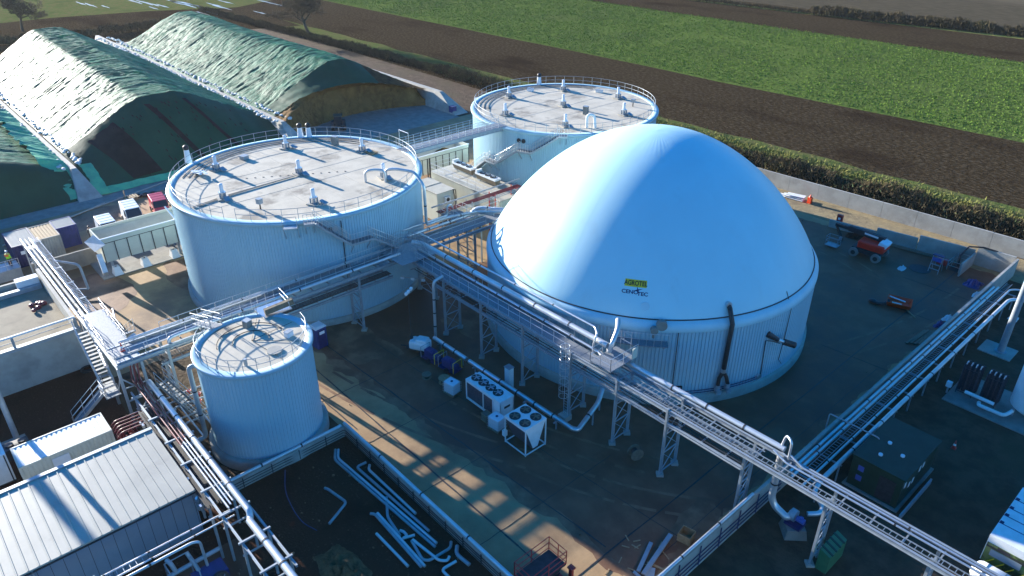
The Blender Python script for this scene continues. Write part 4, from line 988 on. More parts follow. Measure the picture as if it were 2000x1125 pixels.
b = MB(); b.box((-65.6, 12.8, .6), (.5, .7, 1.1)); b.cyl((-66, 13.4, .3), (-65.2, 13.5, 1.3), .2, n=10); b.build('valve', 'rubber', t)
# clutter under the bridge end, lit through the steelwork
t = thing('pipe_manifold', 'steel pipe manifold with red valves on the sandy slab left of the small tank', 'manifold', (-52, 13.5, 0))
for k in range(5):
    b = MB(); x = -54.5+1.1*k; b.tube(bend([(x, 11.2, .2), (x, 11.2, 1.1+.2*(k % 3)), (x+.3, 15.2, 1.1+.2*(k % 3)), (x+.3, 15.2, .1)], .2), .08, 8); b.build('pipe_loop', 'steel', t)
for k in range(4):
    b = MB(); c = (-54+1.2*k, 13+.4*(k % 2), 1.35+.2*(k % 3)); b.ring(c, .16, .03, 14, 5); b.cyl((c[0], c[1], c[2]-.3), c, .06, n=8); b.build('valve_wheel', 'red_paint', t)
b = MB()
for y in (11.6, 12.6): b.tube([(-52, y, 1.6), (-47.5, y, 1.5)], .07, 8)
b.build('rail_pipe', 'steel_bright', t)
pipe('insulated_pipe', 'grey pipe running down the left side of the small tank', [(-47.3, 12.4, 7.7), (-47.5, 11.8, 7.7), (-47.5, 11.8, 1.3), (-47.6, 10.4, 1.2), (-47.9, 10.0, 1.2)], .17, 'steel', n=12, rb=.35, collars=2.2)
c = thing('traffic_cone', 'red and white traffic cone left on the walkway bridge end', 'traffic cone', (-55.5, 9.47, 6.1))
b = MB(); b.box((-55.5, 9.47, 6.12), (.36, .36, .04)); b.lathe((-55.5, 9.47, 6.14), [(.15, 0), (.11, .25)], 14); b.lathe((-55.5, 9.47, 6.14), [(.075, .42), (.03, .7), (.001, .7)], 14); b.build('cone', 'red_paint', c)
b = MB(); b.lathe((-55.5, 9.47, 6.14), [(.11, .25), (.075, .42)], 14); b.build('sleeve', 'white_ink', c)
# ------------------------------------------------------------------ dome fittings
def dsurf(deg, z, off=0.):
    if z > 7.86: R = 15.02*sqrt(max(0, 1-((z-7.86)/10.56)**1.19))
    elif z > 7.0: R = 15.5-.45*max(0, (z-7.4)/.46)
    else: R = 15.46
    R += off; a = radians(deg); return Vector((DC[0]+R*cos(a), DC[1]+R*sin(a), z))
def text_mesh(txt, size):
    c = bpy.data.curves.new('t', 'FONT'); c.body = txt; c.size = size; c.align_x = 'CENTER'; c.align_y = 'CENTER'; c.offset = size*.028
    o = bpy.data.objects.new('t', c); COL.objects.link(o)
    dg = bpy.context.evaluated_depsgraph_get(); dg.update()
    me = bpy.data.meshes.new_from_object(o.evaluated_get(dg)); vs = [v.co.copy() for v in me.vertices]; fs = [tuple(p.vertices) for p in me.polygons]
    bpy.data.objects.remove(o); bpy.data.meshes.remove(me)
    return vs, fs
def dome_text(mb, txt, size, deg, z, off, sx=1., flat=1.):
    vs, fs = text_mesh(txt, size)
    k = 180/pi/14.3
    mb.add([dsurf(deg+v.x*sx*k, z+v.y*.62*flat, off) for v in vs], fs)
b = MB(); P, F = sheet_grid(fr(-59.6, -52.4, 14), fr(9.98, 10.46, 4), lambda a, z: dsurf(a, z, .015)); b.add(P, F, True); lg = b.build('brand_panel', 'yellow', tankD)
b = MB(); dome_text(b, 'AGROTEL', .60, -56.0, 10.22, .03, .70,1.15); b.build('lettering', 'black_ink', lg)
b = MB(); dome_text(b, 'CENO', .56, -57.55, 9.62, .02, .85); dome_text(b, 'TEC', .56, -53.5, 9.55, .02, .85)
k = 180/pi/14.3
def star(cx, cz, r1, r2):
    P = []
    for i in range(8):
        a = pi/4*i+.3; r = (r1 if i % 2 == 0 else r2)*(1.0 if i % 4 == 0 else .8); P.append(dsurf(cx+r*cos(a)*k, cz+r*sin(a)*.75, .02))
    return P
b.add(star(-55.1, 9.80, .42, .09), [tuple(range(8))]); b.build('lettering', 'navy_ink', tankD)
def disc_on_dome(name, deg, z, r, th, m, par, n=20):
    c = dsurf(deg, z); d = (dsurf(deg, z, 1)-c).normalized()
    if z > 7.9: d = (d+Vector((0, 0, .45))).normalized()
    return MB().cyl(c-d*.05, c+d*th, r, n=n).build(name, m, par)
disc_on_dome('inspection_port', -52.3, 8.75, .34, .06, 'membrane_hem', tankD)
t = thing('air_blower', 'round grey air blower on the dome hem above the small balcony', 'blower', dsurf(-47.7, 7.5).to_tuple())
c0 = dsurf(-47.2, 7.7); d0 = (dsurf(-47.2, 7.7, 1)-c0).normalized()
b = MB(); b.cyl(c0+d0*.1, c0+d0*.55, .42, n=20); b.build('housing', 'concrete_dark', t)
c1 = dsurf(-49.3, 7.35); b = MB(); b.cyl(c1+d0*.1, c1+d0*.5, .30, n=16); b.bar(c1+d0*.3, c1+d0*.3-Vector((0, 0, .7)), .18); b.build('motor', 'concrete_dark', t)
# balcony below the blower
t = thing('balcony', 'small railed balcony bracketed to the dome tank under the air blower', 'balcony', dsurf(-50, 6.3).to_tuple())
fl = MB(); ra = MB(); bk = MB()
A_ = [-61.2+2.0*i for i in range(9)]
for i in range(8):
    p, q, p2, q2 = dsurf(A_[i], 6.2, .05), dsurf(A_[i+1], 6.2, .05), dsurf(A_[i], 6.2, 1.0), dsurf(A_[i+1], 6.2, 1.0)
    fl.add([p, p2, q2, q]+[v+Vector((0, 0, .06)) for v in (p, p2, q2, q)], [(3, 2, 1, 0), (4, 5, 6, 7), (0, 1, 5, 4), (1, 2, 6, 5), (2, 3, 7, 6), (3, 0, 4, 7)])
railing(ra, [dsurf(a, 6.26, .97) for a in A_], 1.1, .022)
for a in (-60, -55, -50, -46): bk.bar(dsurf(a, 6.18, .95), dsurf(a, 5.5, .02), .06, .08)
fl.build('floor', 'grating', t); ra.build('handrail', 'steel_bright', t); bk.build('bracket', 'steel', t)
# black air hose with a forked foot
t = thing('air_hose', 'thick black hose down the dome tank wall, forking in two at its foot', 'hose', dsurf(-26.6, 1.4).to_tuple())
b = MB(); b.tube([dsurf(-26.3, 8.75, .05), dsurf(-26.4, 8.6, .30), dsurf(-26.6, 7.6, .45), dsurf(-26.8, 6.2, .30), dsurf(-26.9, 3.3, .28)], .19, 12); b.build('hose', 'rubber', t)
b = MB(); b.tube([dsurf(-26.9, 3.35, .28), dsurf(-26.9, 3.0, .28)], .21, 12); b.cyl(dsurf(-26.3, 8.75, -.1), dsurf(-26.3, 8.8, .28), .24, n=14); b.build('cuff', 'steel_bright', t)
for q in (-1.6, 1.7):
    b = MB(); b.tube([dsurf(-26.9, 3.05, .28), dsurf(-26.9+q*.7, 2.5, .32), dsurf(-26.5+q, 1.75, .32)], .16, 10); b.build('fork', 'rubber', t)
    b = MB(); b.tube([dsurf(-26.5+q, 1.8, .32), dsurf(-26.5+q, 1.35, .35), dsurf(-26.4+q, 1.0, .6)], .2, 10); b.cyl(dsurf(-26.5+q, 1.3, .1), dsurf(-26.5+q, 1.3, .7), .22, n=12); b.build('fan_unit', 'steel', t)
b = MB()
for zz in (1.0, 1.22): b.tube([dsurf(a, zz+.004*(a+60), .10) for a in fr(-42, -13, 24)], .035, 6)
tag(b.build('wall_pipe', 'navy'), 'pair of thin dark pipes curving along the foot of the dome tank', 'pipes')
t = thing('agitator', 'dark agitator drive sticking out of the dome tank wall on the right', 'mixer', dsurf(-8, 5).to_tuple())
p0 = dsurf(-11.5, 5.5, 0); p1 = dsurf(-8.5, 4.9, .5); p2 = dsurf(-4.2, 4.35, 1.35)
b = MB(); b.cyl(p0, p1, .28, .2, 12); b.build('gearbox', 'dark', t); b = MB(); b.cyl(p1, p1.lerp(p2, .35), .15, n=10); b.build('coupling', 'steel_bright', t); b = MB(); b.cyl(p1.lerp(p2, .35), p2, .27, n=14); b.build('motor', 'rubber', t)
for P, r, lb in (([dsurf(-2.1, 8.4, .04), dsurf(-2.1, 7.0, .08), dsurf(-2.4, 4, .06), dsurf(-3.2, 2.1, .06), dsurf(-2.0, 1.6, .2)], .03, 'thin dark cable from the dome hem down past the agitator drive'), ([dsurf(-7, 4.4, .5), dsurf(-9.5, 4.7, .2), dsurf(-12, 4.9, .06), dsurf(-11.2, 1.3, .06)], .04, 'dark cable from the agitator drive down to the manhole cover'), ([dsurf(-42.1, 7.0, .03), dsurf(-41.9, 1.6, .03)], .035, 'thin vertical cable on the dome tank wall right of the small balcony')):
    tag(MB().tube(P, r, 5).build('control_cable', 'rubber'), lb, 'cable')
b = MB(); c = dsurf(-12.3, 1.35, .05); d = (dsurf(-12.3, 1.35, 1)-c).normalized()*.05; b.cyl(c, c+d*3, .24, n=16); tag(b.build('manhole', 'steel_bright'), 'round steel manhole cover low on the dome tank wall', 'manhole')
b = MB(); c = dsurf(-40.6, 1.6, .06); b.box(c, (.9, .06, .5), radians(49)); s_ = tag(b.build('warning_sign', 'black_ink'), 'small black sign with white marks low on the dome tank', 'sign')
b = MB(); 
for q in (-.2, .2): b.box(dsurf(-40.6, 1.6, .10)+Vector((q*cos(radians(49)), q*sin(radians(49)), 0)), (.22, .04, .22), radians(49))
b.build('pictogram', 'white_ink', s_)
t = thing('antenna_hoop', 'thin hoop of pipe standing at the left edge of the dome', 'pipe', dsurf(-137, 7.9).to_tuple())
b = MB(); b.tube([dsurf(-141, 7.9, .15), dsurf(-140, 8.6, .2), dsurf(-137, 9.6, .1), dsurf(-135, 9.7, .1), dsurf(-135, 8.9, .2), dsurf(-137, 7.9, .2)], .03, 5); b.build('hoop', 'steel', t)
# ------------------------------------------------------------------ tank roof fittings
def pod(name, label, x, y, z, rz=.2, group=None):
    t = thing(name, label, 'mixer', (x, y, z), rz, group)
    b = MB(); b.box((0, 0, .06), (1.1, 1.1, .1)); b.build('base_plate', 'concrete', t, rel=False)
    for q in range(4): MB().cyl((.32*cos(q*pi/2+.7), .32*sin(q*pi/2+.7), .1), (.32*cos(q*pi/2+.7), .32*sin(q*pi/2+.7), .62), .085, n=8).build('spring_post', 'clad_grey', t, rel=False)
    b = MB(); b.cyl((0, 0, .1), (0, 0, .62), .2, n=12); b.cyl((0, 0, .62), (0, 0, .7), .34, n=12); b.build('neck', 'steel_bright', t, rel=False)
    b = MB(); b.cyl((0, 0, .7), (0, 0, 1.15), .2, .17, 12); b.cyl((0, 0, 1.15), (0, 0, 1.5), .19, n=12); b.cyl((0, 0, 1.5), (0, 0, 1.56), .2, .1, 12); b.build('motor', 'plastic_white', t, rel=False)
    b = MB(); b.box((.95, .2, .28), (.75, .5, .03), M=Matrix.Rotation(.3, 3, 'Y')); b.box((.75, .2, .15), (.06, .4, .3)); b.build('hatch_cover', 'steel', t, rel=False)
    return t
GP = 'roof mixer posts'
spotsA = [(-75.63, 26.41, 'nearest the black topped pipe at its left'), (-67.55, 23.66, 'nearest the small tank, on the left front'), (-77.13, 35.13, 'at the back left'), (-68.69, 32.3, 'in the middle of the deck'), (-61.95, 38.22, 'at the right, by the looped pipe'), (-60.57, 29.52, 'at the front, beside the stair head'), (-70.43, 40.97, 'at the back right, beside the yellow pallet')]
p0 = None
for x, y, lb in spotsA:
    L_ = f'mixer post on the left tank roof, {lb}'
    if p0 is None: p0 = pod('mixer_post', L_, x, y, AZ, .2, GP)
    else: dup(p0, (x, y, AZ), random.uniform(-.3, .6), L_)
for x, y, lb in [(-76.69, 68.61, 'at the far left'), (-70.49, 62.43, 'just inside the footbridge end'), (-74.16, 76.8, 'at the very back'), (-68.52, 71.07, 'in the middle of the deck'), (-66.15, 79.48, 'at the back right'), (-60.41, 73.95, 'at the right, just above the dome'), (-61.9, 64.69, 'at the front by the stair head')]:
    dup(p0, (x, y, BZ), random.uniform(-.3, .6), f'mixer post on the back tank roof, {lb}')
def vent(name, label, x, y, z, h=1.15):
    t = thing(name, label, 'vent', (x, y, z))
    MB().cyl((x, y, z-.3), (x, y, z+h), .36, .26, 14).build('pipe', 'plastic_white', t)
    b = MB(); b.sphere((x, y, z+h+.22), .32, 10, 7, (1, 1, .9)); b.cyl((x, y, z+h), (x, y, z+h+.1), .3, n=12); b.build('head', 'rubber', t)
for x, y, z, lb in [(-80.79, 25.44, AZ, 'black topped vent pipe at the left rim of the left tank'), (-79.9, 38.4, AZ, 'left of two black topped vents at the back rim of the left tank'), (-79.3, 39.2, AZ, 'right of two black topped vents at the back rim of the left tank'), (-79.02, 76.69, BZ, 'black topped vent pipe at the back rim of the back tank')]: vent('vent_pipe', lb, x, y, z)
def roofbox(name, label, x, y, z, d, m, cat='box', leg=.0):
    t = thing(name, label, cat, (x, y, z)); MB().box((x, y, z+leg+d[2]/2), d, .3).build('body', m, t)
    MB().box((x, y, z+leg+d[2]+.02), (d[0]*1.12, d[1]*1.12, .04), .3).build('lid', 'steel', t)
    if leg: MB().cyl((x, y, z), (x, y, z+leg), .07, n=8).build('stand', 'dark', t)
roofbox('control_cabinet', 'grey control cabinet at the back of the left tank roof', -74.5, 39.9, AZ, (.7, .5, 1.0), 'concrete_dark', 'cabinet')
roofbox('hatch', 'small hatch on the left part of the left tank roof', -77.0, 30.1, AZ, (.7, .7, .35), 'steel', 'hatch')
roofbox('camera_box', 'small box on a stand at the front of the left tank roof', -62.8, 25.2, AZ, (.45, .45, .45), 'steel', 'box', .55)
roofbox('control_cabinet', 'narrow grey cabinet right of the middle of the back tank roof', -63.9, 70.5, BZ, (.6, .5, 1.0), 'concrete_dark', 'cabinet')
roofbox('camera_box', 'small box on a stand at the right of the back tank roof', -62.1, 77.8, BZ, (.5, .4, .4), 'steel', 'box', .55)
roofbox('hatch', 'low white hatch at the back of the back tank roof', -70.1, 80.0, BZ, (.9, .6, .3), 'white_paint', 'hatch')
roofbox('hatch', 'round-edged hatch at the back left of the back tank roof', -77.1, 73.1, BZ, (.8, .6, .4), 'plastic_white', 'hatch')
t = thing('pallet', 'yellow timber pallet on the left tank roof by the back right mixer', 'pallet', (-69.2, 41.4, AZ))
b = MB()
for k in range(6): b.box((-69.2, 41.0+.16*k, AZ+.2), (1.2, .12, .03), .2)
for k in (-.5, 0, .5): b.box((-69.2+k, 41.4, AZ+.1), (.1, 1.0, .16), .2)
b.build('board', 'timber', t)
t = thing('scaffold_pile', 'pile of white plastic and timber frames on the left of the left tank roof', 'pile', (-76, 23.8, AZ))
b = MB()
for k in range(7): b.box((-76.3+.25*k+random.random()*.2, 24.2+random.random()*.8, AZ+.12+.05*k), (1.2, .25, .06), random.uniform(-.4, .4))
b.build('sheet', 'polythene', t)
b = MB(); b.tube([(-77, 23.4, AZ+.5), (-75, 23.2, AZ+.5), (-74.8, 24.6, AZ+.5)], .04, 5); b.build('frame', 'steel', t)
pipe('roof_pipe', 'looped pipe on the right rim of the left tank roof', [(-62.2, 36.2, AZ), (-62.2, 36.2, AZ+1.1), (-61.6, 36.9, AZ+1.3), (-60.9, 37.7, AZ+1.2), (-60.9, 37.7, AZ)], .14, 'pipe_clad', n=10, rb=.45)
pipe('roof_pipe', 'white swan-neck pipe at the front of the back tank roof', [(-59.8, 66.3, BZ), (-59.8, 66.3, BZ+1.6), (-59.2, 66.9, BZ+1.6), (-59.0, 67.0, BZ-.2)], .18, 'white_paint', n=10, rb=.4)
b = MB()
for k in range(13): s = -4.2+.75*k; b.box((-68.9+s*.55, 32.6+s*.95-.9, AZ+.0), (.16, .16, .02))
tag(b.build('deck_plugs', 'dark'), 'row of small dark plugs across the left tank roof', 'plugs')
b = MB()
for s in (-.12, .12): b.tube([(-68.4+s*.3, 31.6+s, AZ+.06), (-67.9+s, 24.2, AZ+.06), (-67.2+s, 20.6, AZ+.06)], .04, 6)
tag(b.build('conduit', 'concrete_dark'), 'twin dark conduits from the middle mixer towards the front of the left tank roof', 'conduit')
for nm, cc, rr, zz in (('A', AC, AR, AZ), ('B', BC, BR, BZ)):
    for k in range(2):
        a = -16+k*2.3 if nm == 'A' else -72+k*3.0
        c = Vector((cc[0]+(rr-.2)*cos(radians(a)), cc[1]+(rr-.2)*sin(radians(a)), zz-1.25)); d = Vector((cos(radians(a)), sin(radians(a)), 0))
        b = MB(); b.cyl(c, c+d*.08, .27, n=18); b.build('porthole', 'dark' if k == 0 or nm == 'B' else 'steel_bright', tankA if nm == 'A' else tankB)
b = MB(); P = [(AC[0]+(AR-.16)*cos(radians(-11)), AC[1]+(AR-.16)*sin(radians(-11)), z) for z in (10.6, 4.4)]; b.tube(P, .05, 6); b.build('wall_cable', 'dark', tankA)
# small tank roof fittings
b = MB(); 
for rr in (1.3, 2.4): b.ring((CC[0]-.3, CC[1], CZ+.09), rr, .035, 40, 5, radians(60), radians(260))
for a in (10, 50, 100, 150): b.tube([(CC[0]-.2, CC[1], CZ+.10), (CC[0]+3.5*cos(radians(a)), CC[1]+3.5*sin(radians(a)), CZ+.06)], .02, 4)
b.build('lightning_wire', 'dark', tankC)
t = thing('access_gantry', 'steel gantry stepping from the walkway bridge onto the small tank roof', 'gantry', (-49.8, 17, 8.2))
b = MB()
for y in (14.6, 15.5): b.bar((-54.3, y, 7.0), (-49.6, y-.1, 8.75), .05, .10); railing(b, line((-54.3, y, 7.0), (-49.6, y-.1, 8.75), 4), 1.0, .022)
b.build('stair_rail', 'steel', t); b = MB()
for i in range(8): b.box((-54+.6*i, 15.05, 7.1+.225*i), (.25, .85, .04))
b.build('tread', 'grating', t)
t = thing('access_gantry', 'second railed gantry at the back of the small tank roof with a rusty beam', 'gantry', (-49.3, 19.5, 8.2))
b = MB(); railing(b, [(-50.6, 18.2, 8.5), (-50.6, 19.4, 8.5), (-50.6, 20.6, 8.5)], 1.1, .024); railing(b, [(-48.6, 20.4, 8.5), (-50.6, 20.6, 8.5)], 1.1, .024); b.box((-49.7, 19.5, 8.45), (1.9, 2.3, .06)); b.tube([(-49, 18.4, 8.5), (-47.6, 17.6, 9.4)], .03, 5); b.build('handrail', 'steel_bright', t)
b = MB(); b.bar((-49.2, 18.6, 8.75), (-49.0, 20.9, 8.95), .35, .45); b.build('beam', 'timber_old', t)
roofbox('roof_valve', 'grey pressure valve at the back of the small tank roof', -48.6, 16.9, CZ+.03, (.5, .5, .55), 'concrete_dark', 'valve')
roofbox('roof_valve', 'white relief valve at the right of the small tank roof', -45.3, 18.6, CZ+.03, (.4, .55, .4), 'plastic_white', 'valve')
b = MB(); b.cyl((-44.2, 16.9, CZ+.02), (-44.2, 16.9, CZ+.12), .55, n=24); tag(b.build('manhole', 'concrete'), 'round manhole lid on the small tank roof', 'manhole')
roofbox('sensor', 'small sensor at the front edge of the small tank roof', -43.9, 14.6, CZ+.02, (.18, .18, .5), 'steel', 'sensor')
# ------------------------------------------------------------------ yard machines
def ibc(label, x, y, rz, group='white liquid containers in cages'):
    t = thing('ibc_tank', label, 'container', (x, y, 0), rz, group)
    b = MB()
    for k in (-.48, 0, .48): b.box((0, k, .07), (1.15, .1, .12))
    b.box((0, 0, .14), (1.2, 1.0, .03)); b.build('pallet', 'timber_old', t, rel=False)
    b = MB(); b.box((0, 0, .66), (1.12, .92, 1.0)); b.build('bottle', 'plastic_white', t, rel=False, bevel=.07)
    b = MB()
    for z in (.2, .45, .7, .95, 1.12):
        b.tube([(-.6, -.5, z), (.6, -.5, z), (.6, .5, z), (-.6, .5, z)], .014, 4, closed=True)
    for i in range(7):
        for y_ in (-.5, .5): b.tube([(-.6+.2*i, y_, .16), (-.6+.2*i, y_, 1.13)], .011, 4)
    for i in range(1, 5):
        for x_ in (-.6, .6): b.tube([(x_, -.5+.2*i, .16), (x_, -.5+.2*i, 1.13)], .011, 4)
    b.build('cage', 'steel_bright', t, rel=False)
    b = MB(); b.cyl((0, 0, 1.16), (0, 0, 1.2), .11, n=14); b.build('cap', 'navy', t, rel=False)
ibc('white caged liquid container standing alone beside the long four-fan chiller', -40.75, 29.95, .15)
ibc('white caged liquid container tucked between the long chiller and the square fan unit', -34.75, 29.75, .1)
def fan(mb, dk, x, y, z, r):
    mb.cyl((x, y, z), (x, y, z+.06), r*1.1, n=22); 
    for k in range(5):
        q = 2*pi*k/5; M_ = Matrix.Rotation(q, 3, 'Z') @ Matrix.Rotation(.4, 3, 'X')
        dk.box((x+r*.5*cos(q), y+r*.5*sin(q), z+.09), (r*.8, r*.32, .015), M=M_)
    dk.cyl((x, y, z+.07), (x, y, z+.12), r*.2, n=10)
t = thing('chiller', 'long white chiller with a row of four roof fans in the dome shadow', 'chiller', (-37, 31.1, 0))
x0, x1, y0, y1 = -39.25, -34.95, 30.25, 31.75
b = MB(); b.bx(x0, x1, y0, y1, 1.85, 2.1); b.bx(x0, x1, y0, y1, .1, .32)
for x in (x0, -37.1, -35.9, x1-.1): b.bx(x, x+.1, y0, y0+.1, .3, 1.87); b.bx(x, x+.1, y1-.1, y1, .3, 1.87)
b.bx(-35.75, x1, y0+.01, y1-.01, .3, 1.87); b.build('casing', 'white_paint', t)
b = MB(); b.bx(x0+.1, -35.75, y0+.05, y1-.05, .3, 1.86); b.build('coil', 'fin', t)
b = MB(); b.bx(x1, x1+.02, 30.7, 31.3, 1.25, 1.45); b.build('control_panel', 'dark', t)
for k in range(4):
    rg = MB(); bl = MB(); fan(rg, bl, -38.72+.9*k, 31.0, 2.1, .40); f_ = rg.build('fan', 'rubber', t); bl.build('fan_blade', 'steel', f_)
t = thing('fan_cooler', 'square white dry cooler on an open frame with four fans on top', 'cooler', (-32, 30.2, 0))
x0, x1, y0, y1 = -33.1, -30.75, 29.1, 31.25
b = MB(); b.bx(x0, x1, y0, y1, 2.35, 2.6); b.build('top', 'white_paint', t)
b = MB()
for x in (x0+.04, x1-.04):
    for y in (y0+.04, y1-.04): b.bar((x, y, 0), (x, y, 2.35), .08)
for y in (y0+.04, y1-.04): b.bar((x0, y, .12), (x1, y, .12), .08)
for x in (x0+.04, x1-.04): b.bar((x, y0, .12), (x, y1, .12), .08)
b.build('frame', 'white_paint', t)
b = MB()
for x in (x0+.06, x1-.06): b.add([(x, y0+.1, 2.35), (x, y1-.1, 2.35), (x, (y0+y1)/2+.25, .35), (x, (y0+y1)/2-.25, .35)], [(0, 1, 2, 3)]); 
b.build('end_panel', 'white_paint', t).modifiers.new('s', 'SOLIDIFY').thickness = .04
b = MB()
b.add([(x0+.1, y0+.08, 2.33), (x1-.1, y0+.08, 2.33), (x1-.1, (y0+y1)/2-.25, .4), (x0+.1, (y0+y1)/2-.25, .4)], [(0, 1, 2, 3)]); b.add([(x0+.1, y1-.08, 2.33), (x1-.1, y1-.08, 2.33), (x1-.1, (y0+y1)/2+.25, .4), (x0+.1, (y0+y1)/2+.25, .4)], [(3, 2, 1, 0)])
b.build('coil', 'fin', t).modifiers.new('s', 'SOLIDIFY').thickness = .06
for i in (0, 1):
    for j in (0, 1):
        rg = MB(); bl = MB(); fan(rg, bl, -32.5+1.12*i, 29.62+1.1*j, 2.6, .40); f_ = rg.build('fan', 'rubber', t); bl.build('fan_blade', 'timber_old', f_)
b = MB(); b.box((-33.2, 29.2, .8), (.3, .3, .5)); b.build('junction_box', 'white_paint', t)
pipe('ground_pipe', 'fat shiny pipe above the chillers, left length with a flanged end', [(-47.3, 33.0, 1.0), (-42.7, 33.1, .95)], .20, 'steel_bright', n=14, collars=2.2)
pipe('ground_pipe', 'fat shiny pipe beside the chillers, bending up at the bridge legs', [(-42.3, 33.1, .95), (-30.0, 33.35, .85), (-29.6, 33.6, .85), (-30.3, 36.6, 1.5), (-31.0, 38.0, 2.2)], .20, 'steel_bright', n=14, rb=.4, collars=2.4)
b = MB()
for x in (-46.5, -43.2, -41.5, -38.2, -35, -31.5): b.bar((x, 33.1, 0), (x, 33.1, .78), .1); b.bar((x, 32.8, .76), (x, 33.4, .76), .1)
for x, y in ((-29.9, 35.6), (-30.8, 37.4)): b.bar((x, y, 0), (x, y, 1.3), .1)
tag(b.build('pipe_support', 'steel'), 'short steel stands carrying the fat shiny pipe by the chillers', 'supports')
pipe('pump_hose_pipe', 'thin twin pipe between the fat shiny pipe and the long chiller', [(-40.6, 32.4, .9), (-36, 32.5, .9)], .09, 'plastic_white', n=8)
t = thing('electric_cabinet', 'slim white electric cabinet between the fat pipe and the bridge legs', 'cabinet', (-38, 33.9, 0))
b = MB(); b.bx(-38.35, -37.75, 33.75, 34.25, .1, 2.1); b.build('body', 'white_paint', t); b = MB(); b.bx(-38.4, -37.7, 33.7, 34.3, 2.1, 2.16); b.bx(-38.35, -37.75, 33.75, 34.25, 0, .1); b.build('trim', 'steel', t)
b = MB(); b.box((-36.05, 29.75, .35), (.62, .55, .68)); tag(b.build('heater_box', 'timber_old'), 'small dark box heater at the foot of the long chiller', 'box'); b2_ = MB()
for z in (.03, .68):
    b2_.tube([(-36.38, 29.45, z), (-35.72, 29.45, z), (-35.72, 30.05, z), (-36.38, 30.05, z)], .035, 4, closed=True)
b2_.build('frame', 'timber', bpy.data.objects['heater_box'])
def drum(name, label, x, y, r, wd, rz, tilt, m='timber_old'):
    t = thing(name, label, 'cable drum', (x, y, 0), rz)
    ax = Vector((cos(tilt), 0, sin(tilt))); c = Vector((0, 0, r if tilt < 1 else wd/2))
    for s in (-1, 1): MB().cyl(c+ax*(s*wd/2-.04), c+ax*(s*wd/2+.04), r, n=24).build('flange', m, t, rel=False)
    MB().cyl(c-ax*wd/2, c+ax*wd/2, r*.55, n=16).build('core', 'rubber', t, rel=False)
drum('cable_drum', 'black wound cable drum standing on its rim in front of the lattice legs', -25.2, 35.2, .52, .6, -.4, 0)
drum('cable_drum', 'brown cable drum lying flat behind the white liquid container', -42.3, 30.3, .5, .5, 0, pi/2, 'timber')
drum('cable_drum', 'small cable drum lying by the blue pumps', -43.9, 29.6, .42, .35, 0, pi/2)
# portable light mast trailer
t = thing('mobile_light', 'white rounded generator trailer with a thin folded mast by the blue pumps', 'generator', (-47.4, 31.5, 0), .5)
b = MB(); b.box((0, 0, .95), (1.9, 1.15, .9)); b.build('body', 'white_paint', t, rel=False, bevel=.22)
b = MB(); b.box((.25, 0, 1.45), (1.1, .95, .35)); b.build('hood', 'white_paint', t, rel=False, bevel=.15)
b = MB(); b.box((-.2, 0, .45), (2.3, .9, .1)); b.bar((-1.2, 0, .45), (-2.0, 0, .4), .08); b.build('chassis', 'dark', t, rel=False)
for s in (-.55, .55): MB().cyl((.35, s-.08, .32), (.35, s+.08, .32), .32, n=18).build('wheel', 'rubber', t, rel=False)
b = MB(); b.tube([(-.85, 0, 1.3), (-.85, 0, 6.4)], .05, 6); b.cyl((-.85, 0, .9), (-.85, 0, 1.6), .16, n=10); b.build('mast', 'dark', t, rel=False)
b = MB(); b.box((-.85, 0, 6.4), (.1, 1.2, .08)); b.build('lamp_bar', 'dark', t, rel=False)
for s in (-.5, -.1, .4): MB().box((-.75, s, 6.35), (.2, .3, .24)).build('lamp', 'plastic_white', t, rel=False)
def pump(label, x, y, rz):
    t = thing('diesel_pump', label, 'pump', (x, y, 0), rz, 'blue pump sets behind the white trailer')
    b = MB(); b.box((0, 0, .3), (1.9, 1.1, .14)); b.build('skid', 'navy', t, rel=False)
    b = MB(); b.box((-.2, 0, .75), (1.0, .7, .75)); b.box((-.2, 0, 1.15), (.7, .5, .14)); b.build('engine', 'blue_paint', t, rel=False, bevel=.03)
    b = MB(); b.cyl((.35, 0, .7), (.8, 0, .7), .32, n=16); b.cyl((.6, 0, .9), (.6, 0, 1.25), .13, n=10); b.build('volute', 'blue_paint', t, rel=False)
    for s in (-.9, .9): MB().tube([(s, -.55, .3), (s, -.55, 1.35), (s, .55, 1.35), (s, .55, .3)], .035, 5).build('roll_bar', 'steel' if s < 0 else 'yellow', t, rel=False)
    for s in (-.58, .58): MB().cyl((.1, s-.07, .27), (.1, s+.07, .27), .27, n=16).build('wheel', 'rubber', t, rel=False)
pump('blue diesel pump set nearest the white trailer', -45.6, 31.5, .1); pump('blue diesel pump set nearer the brown cable drum', -43.4, 31.8, .15)
t = thing('portable_toilet', 'dark blue portable toilet with a white roof behind the small tank', 'toilet', (-54.6, 25.2, 0), .1)
b = MB(); b.box((0, 0, 1.08), (1.1, 1.1, 2.1)); b.build('cabin', 'blue_paint', t, rel=False, bevel=.03)
b = MB(); b.box((0, 0, 2.18), (1.16, 1.16, .1)); b.box((0, 0, 2.27), (.9, .9, .1)); b.build('roof', 'plastic_white', t, rel=False)
b = MB(); b.box((.56, .05, 1.65), (.02, .55, .3)); b.build('notice', 'white_ink', t, rel=False)
b = MB(); b.box((.555, 0, 1.0), (.02, .8, 1.85)); b.build('door', 'navy', t, rel=False)
t = thing('scissor_lift', 'red scissor lift platform with guard rails at the bottom of the photo', 'lift', (-21.6, 22.2, 0))
b = MB(); b.bx(-22.4, -20.9, 20.4, 23.3, 1.5, 1.62); b.build('deck', 'dark', t)
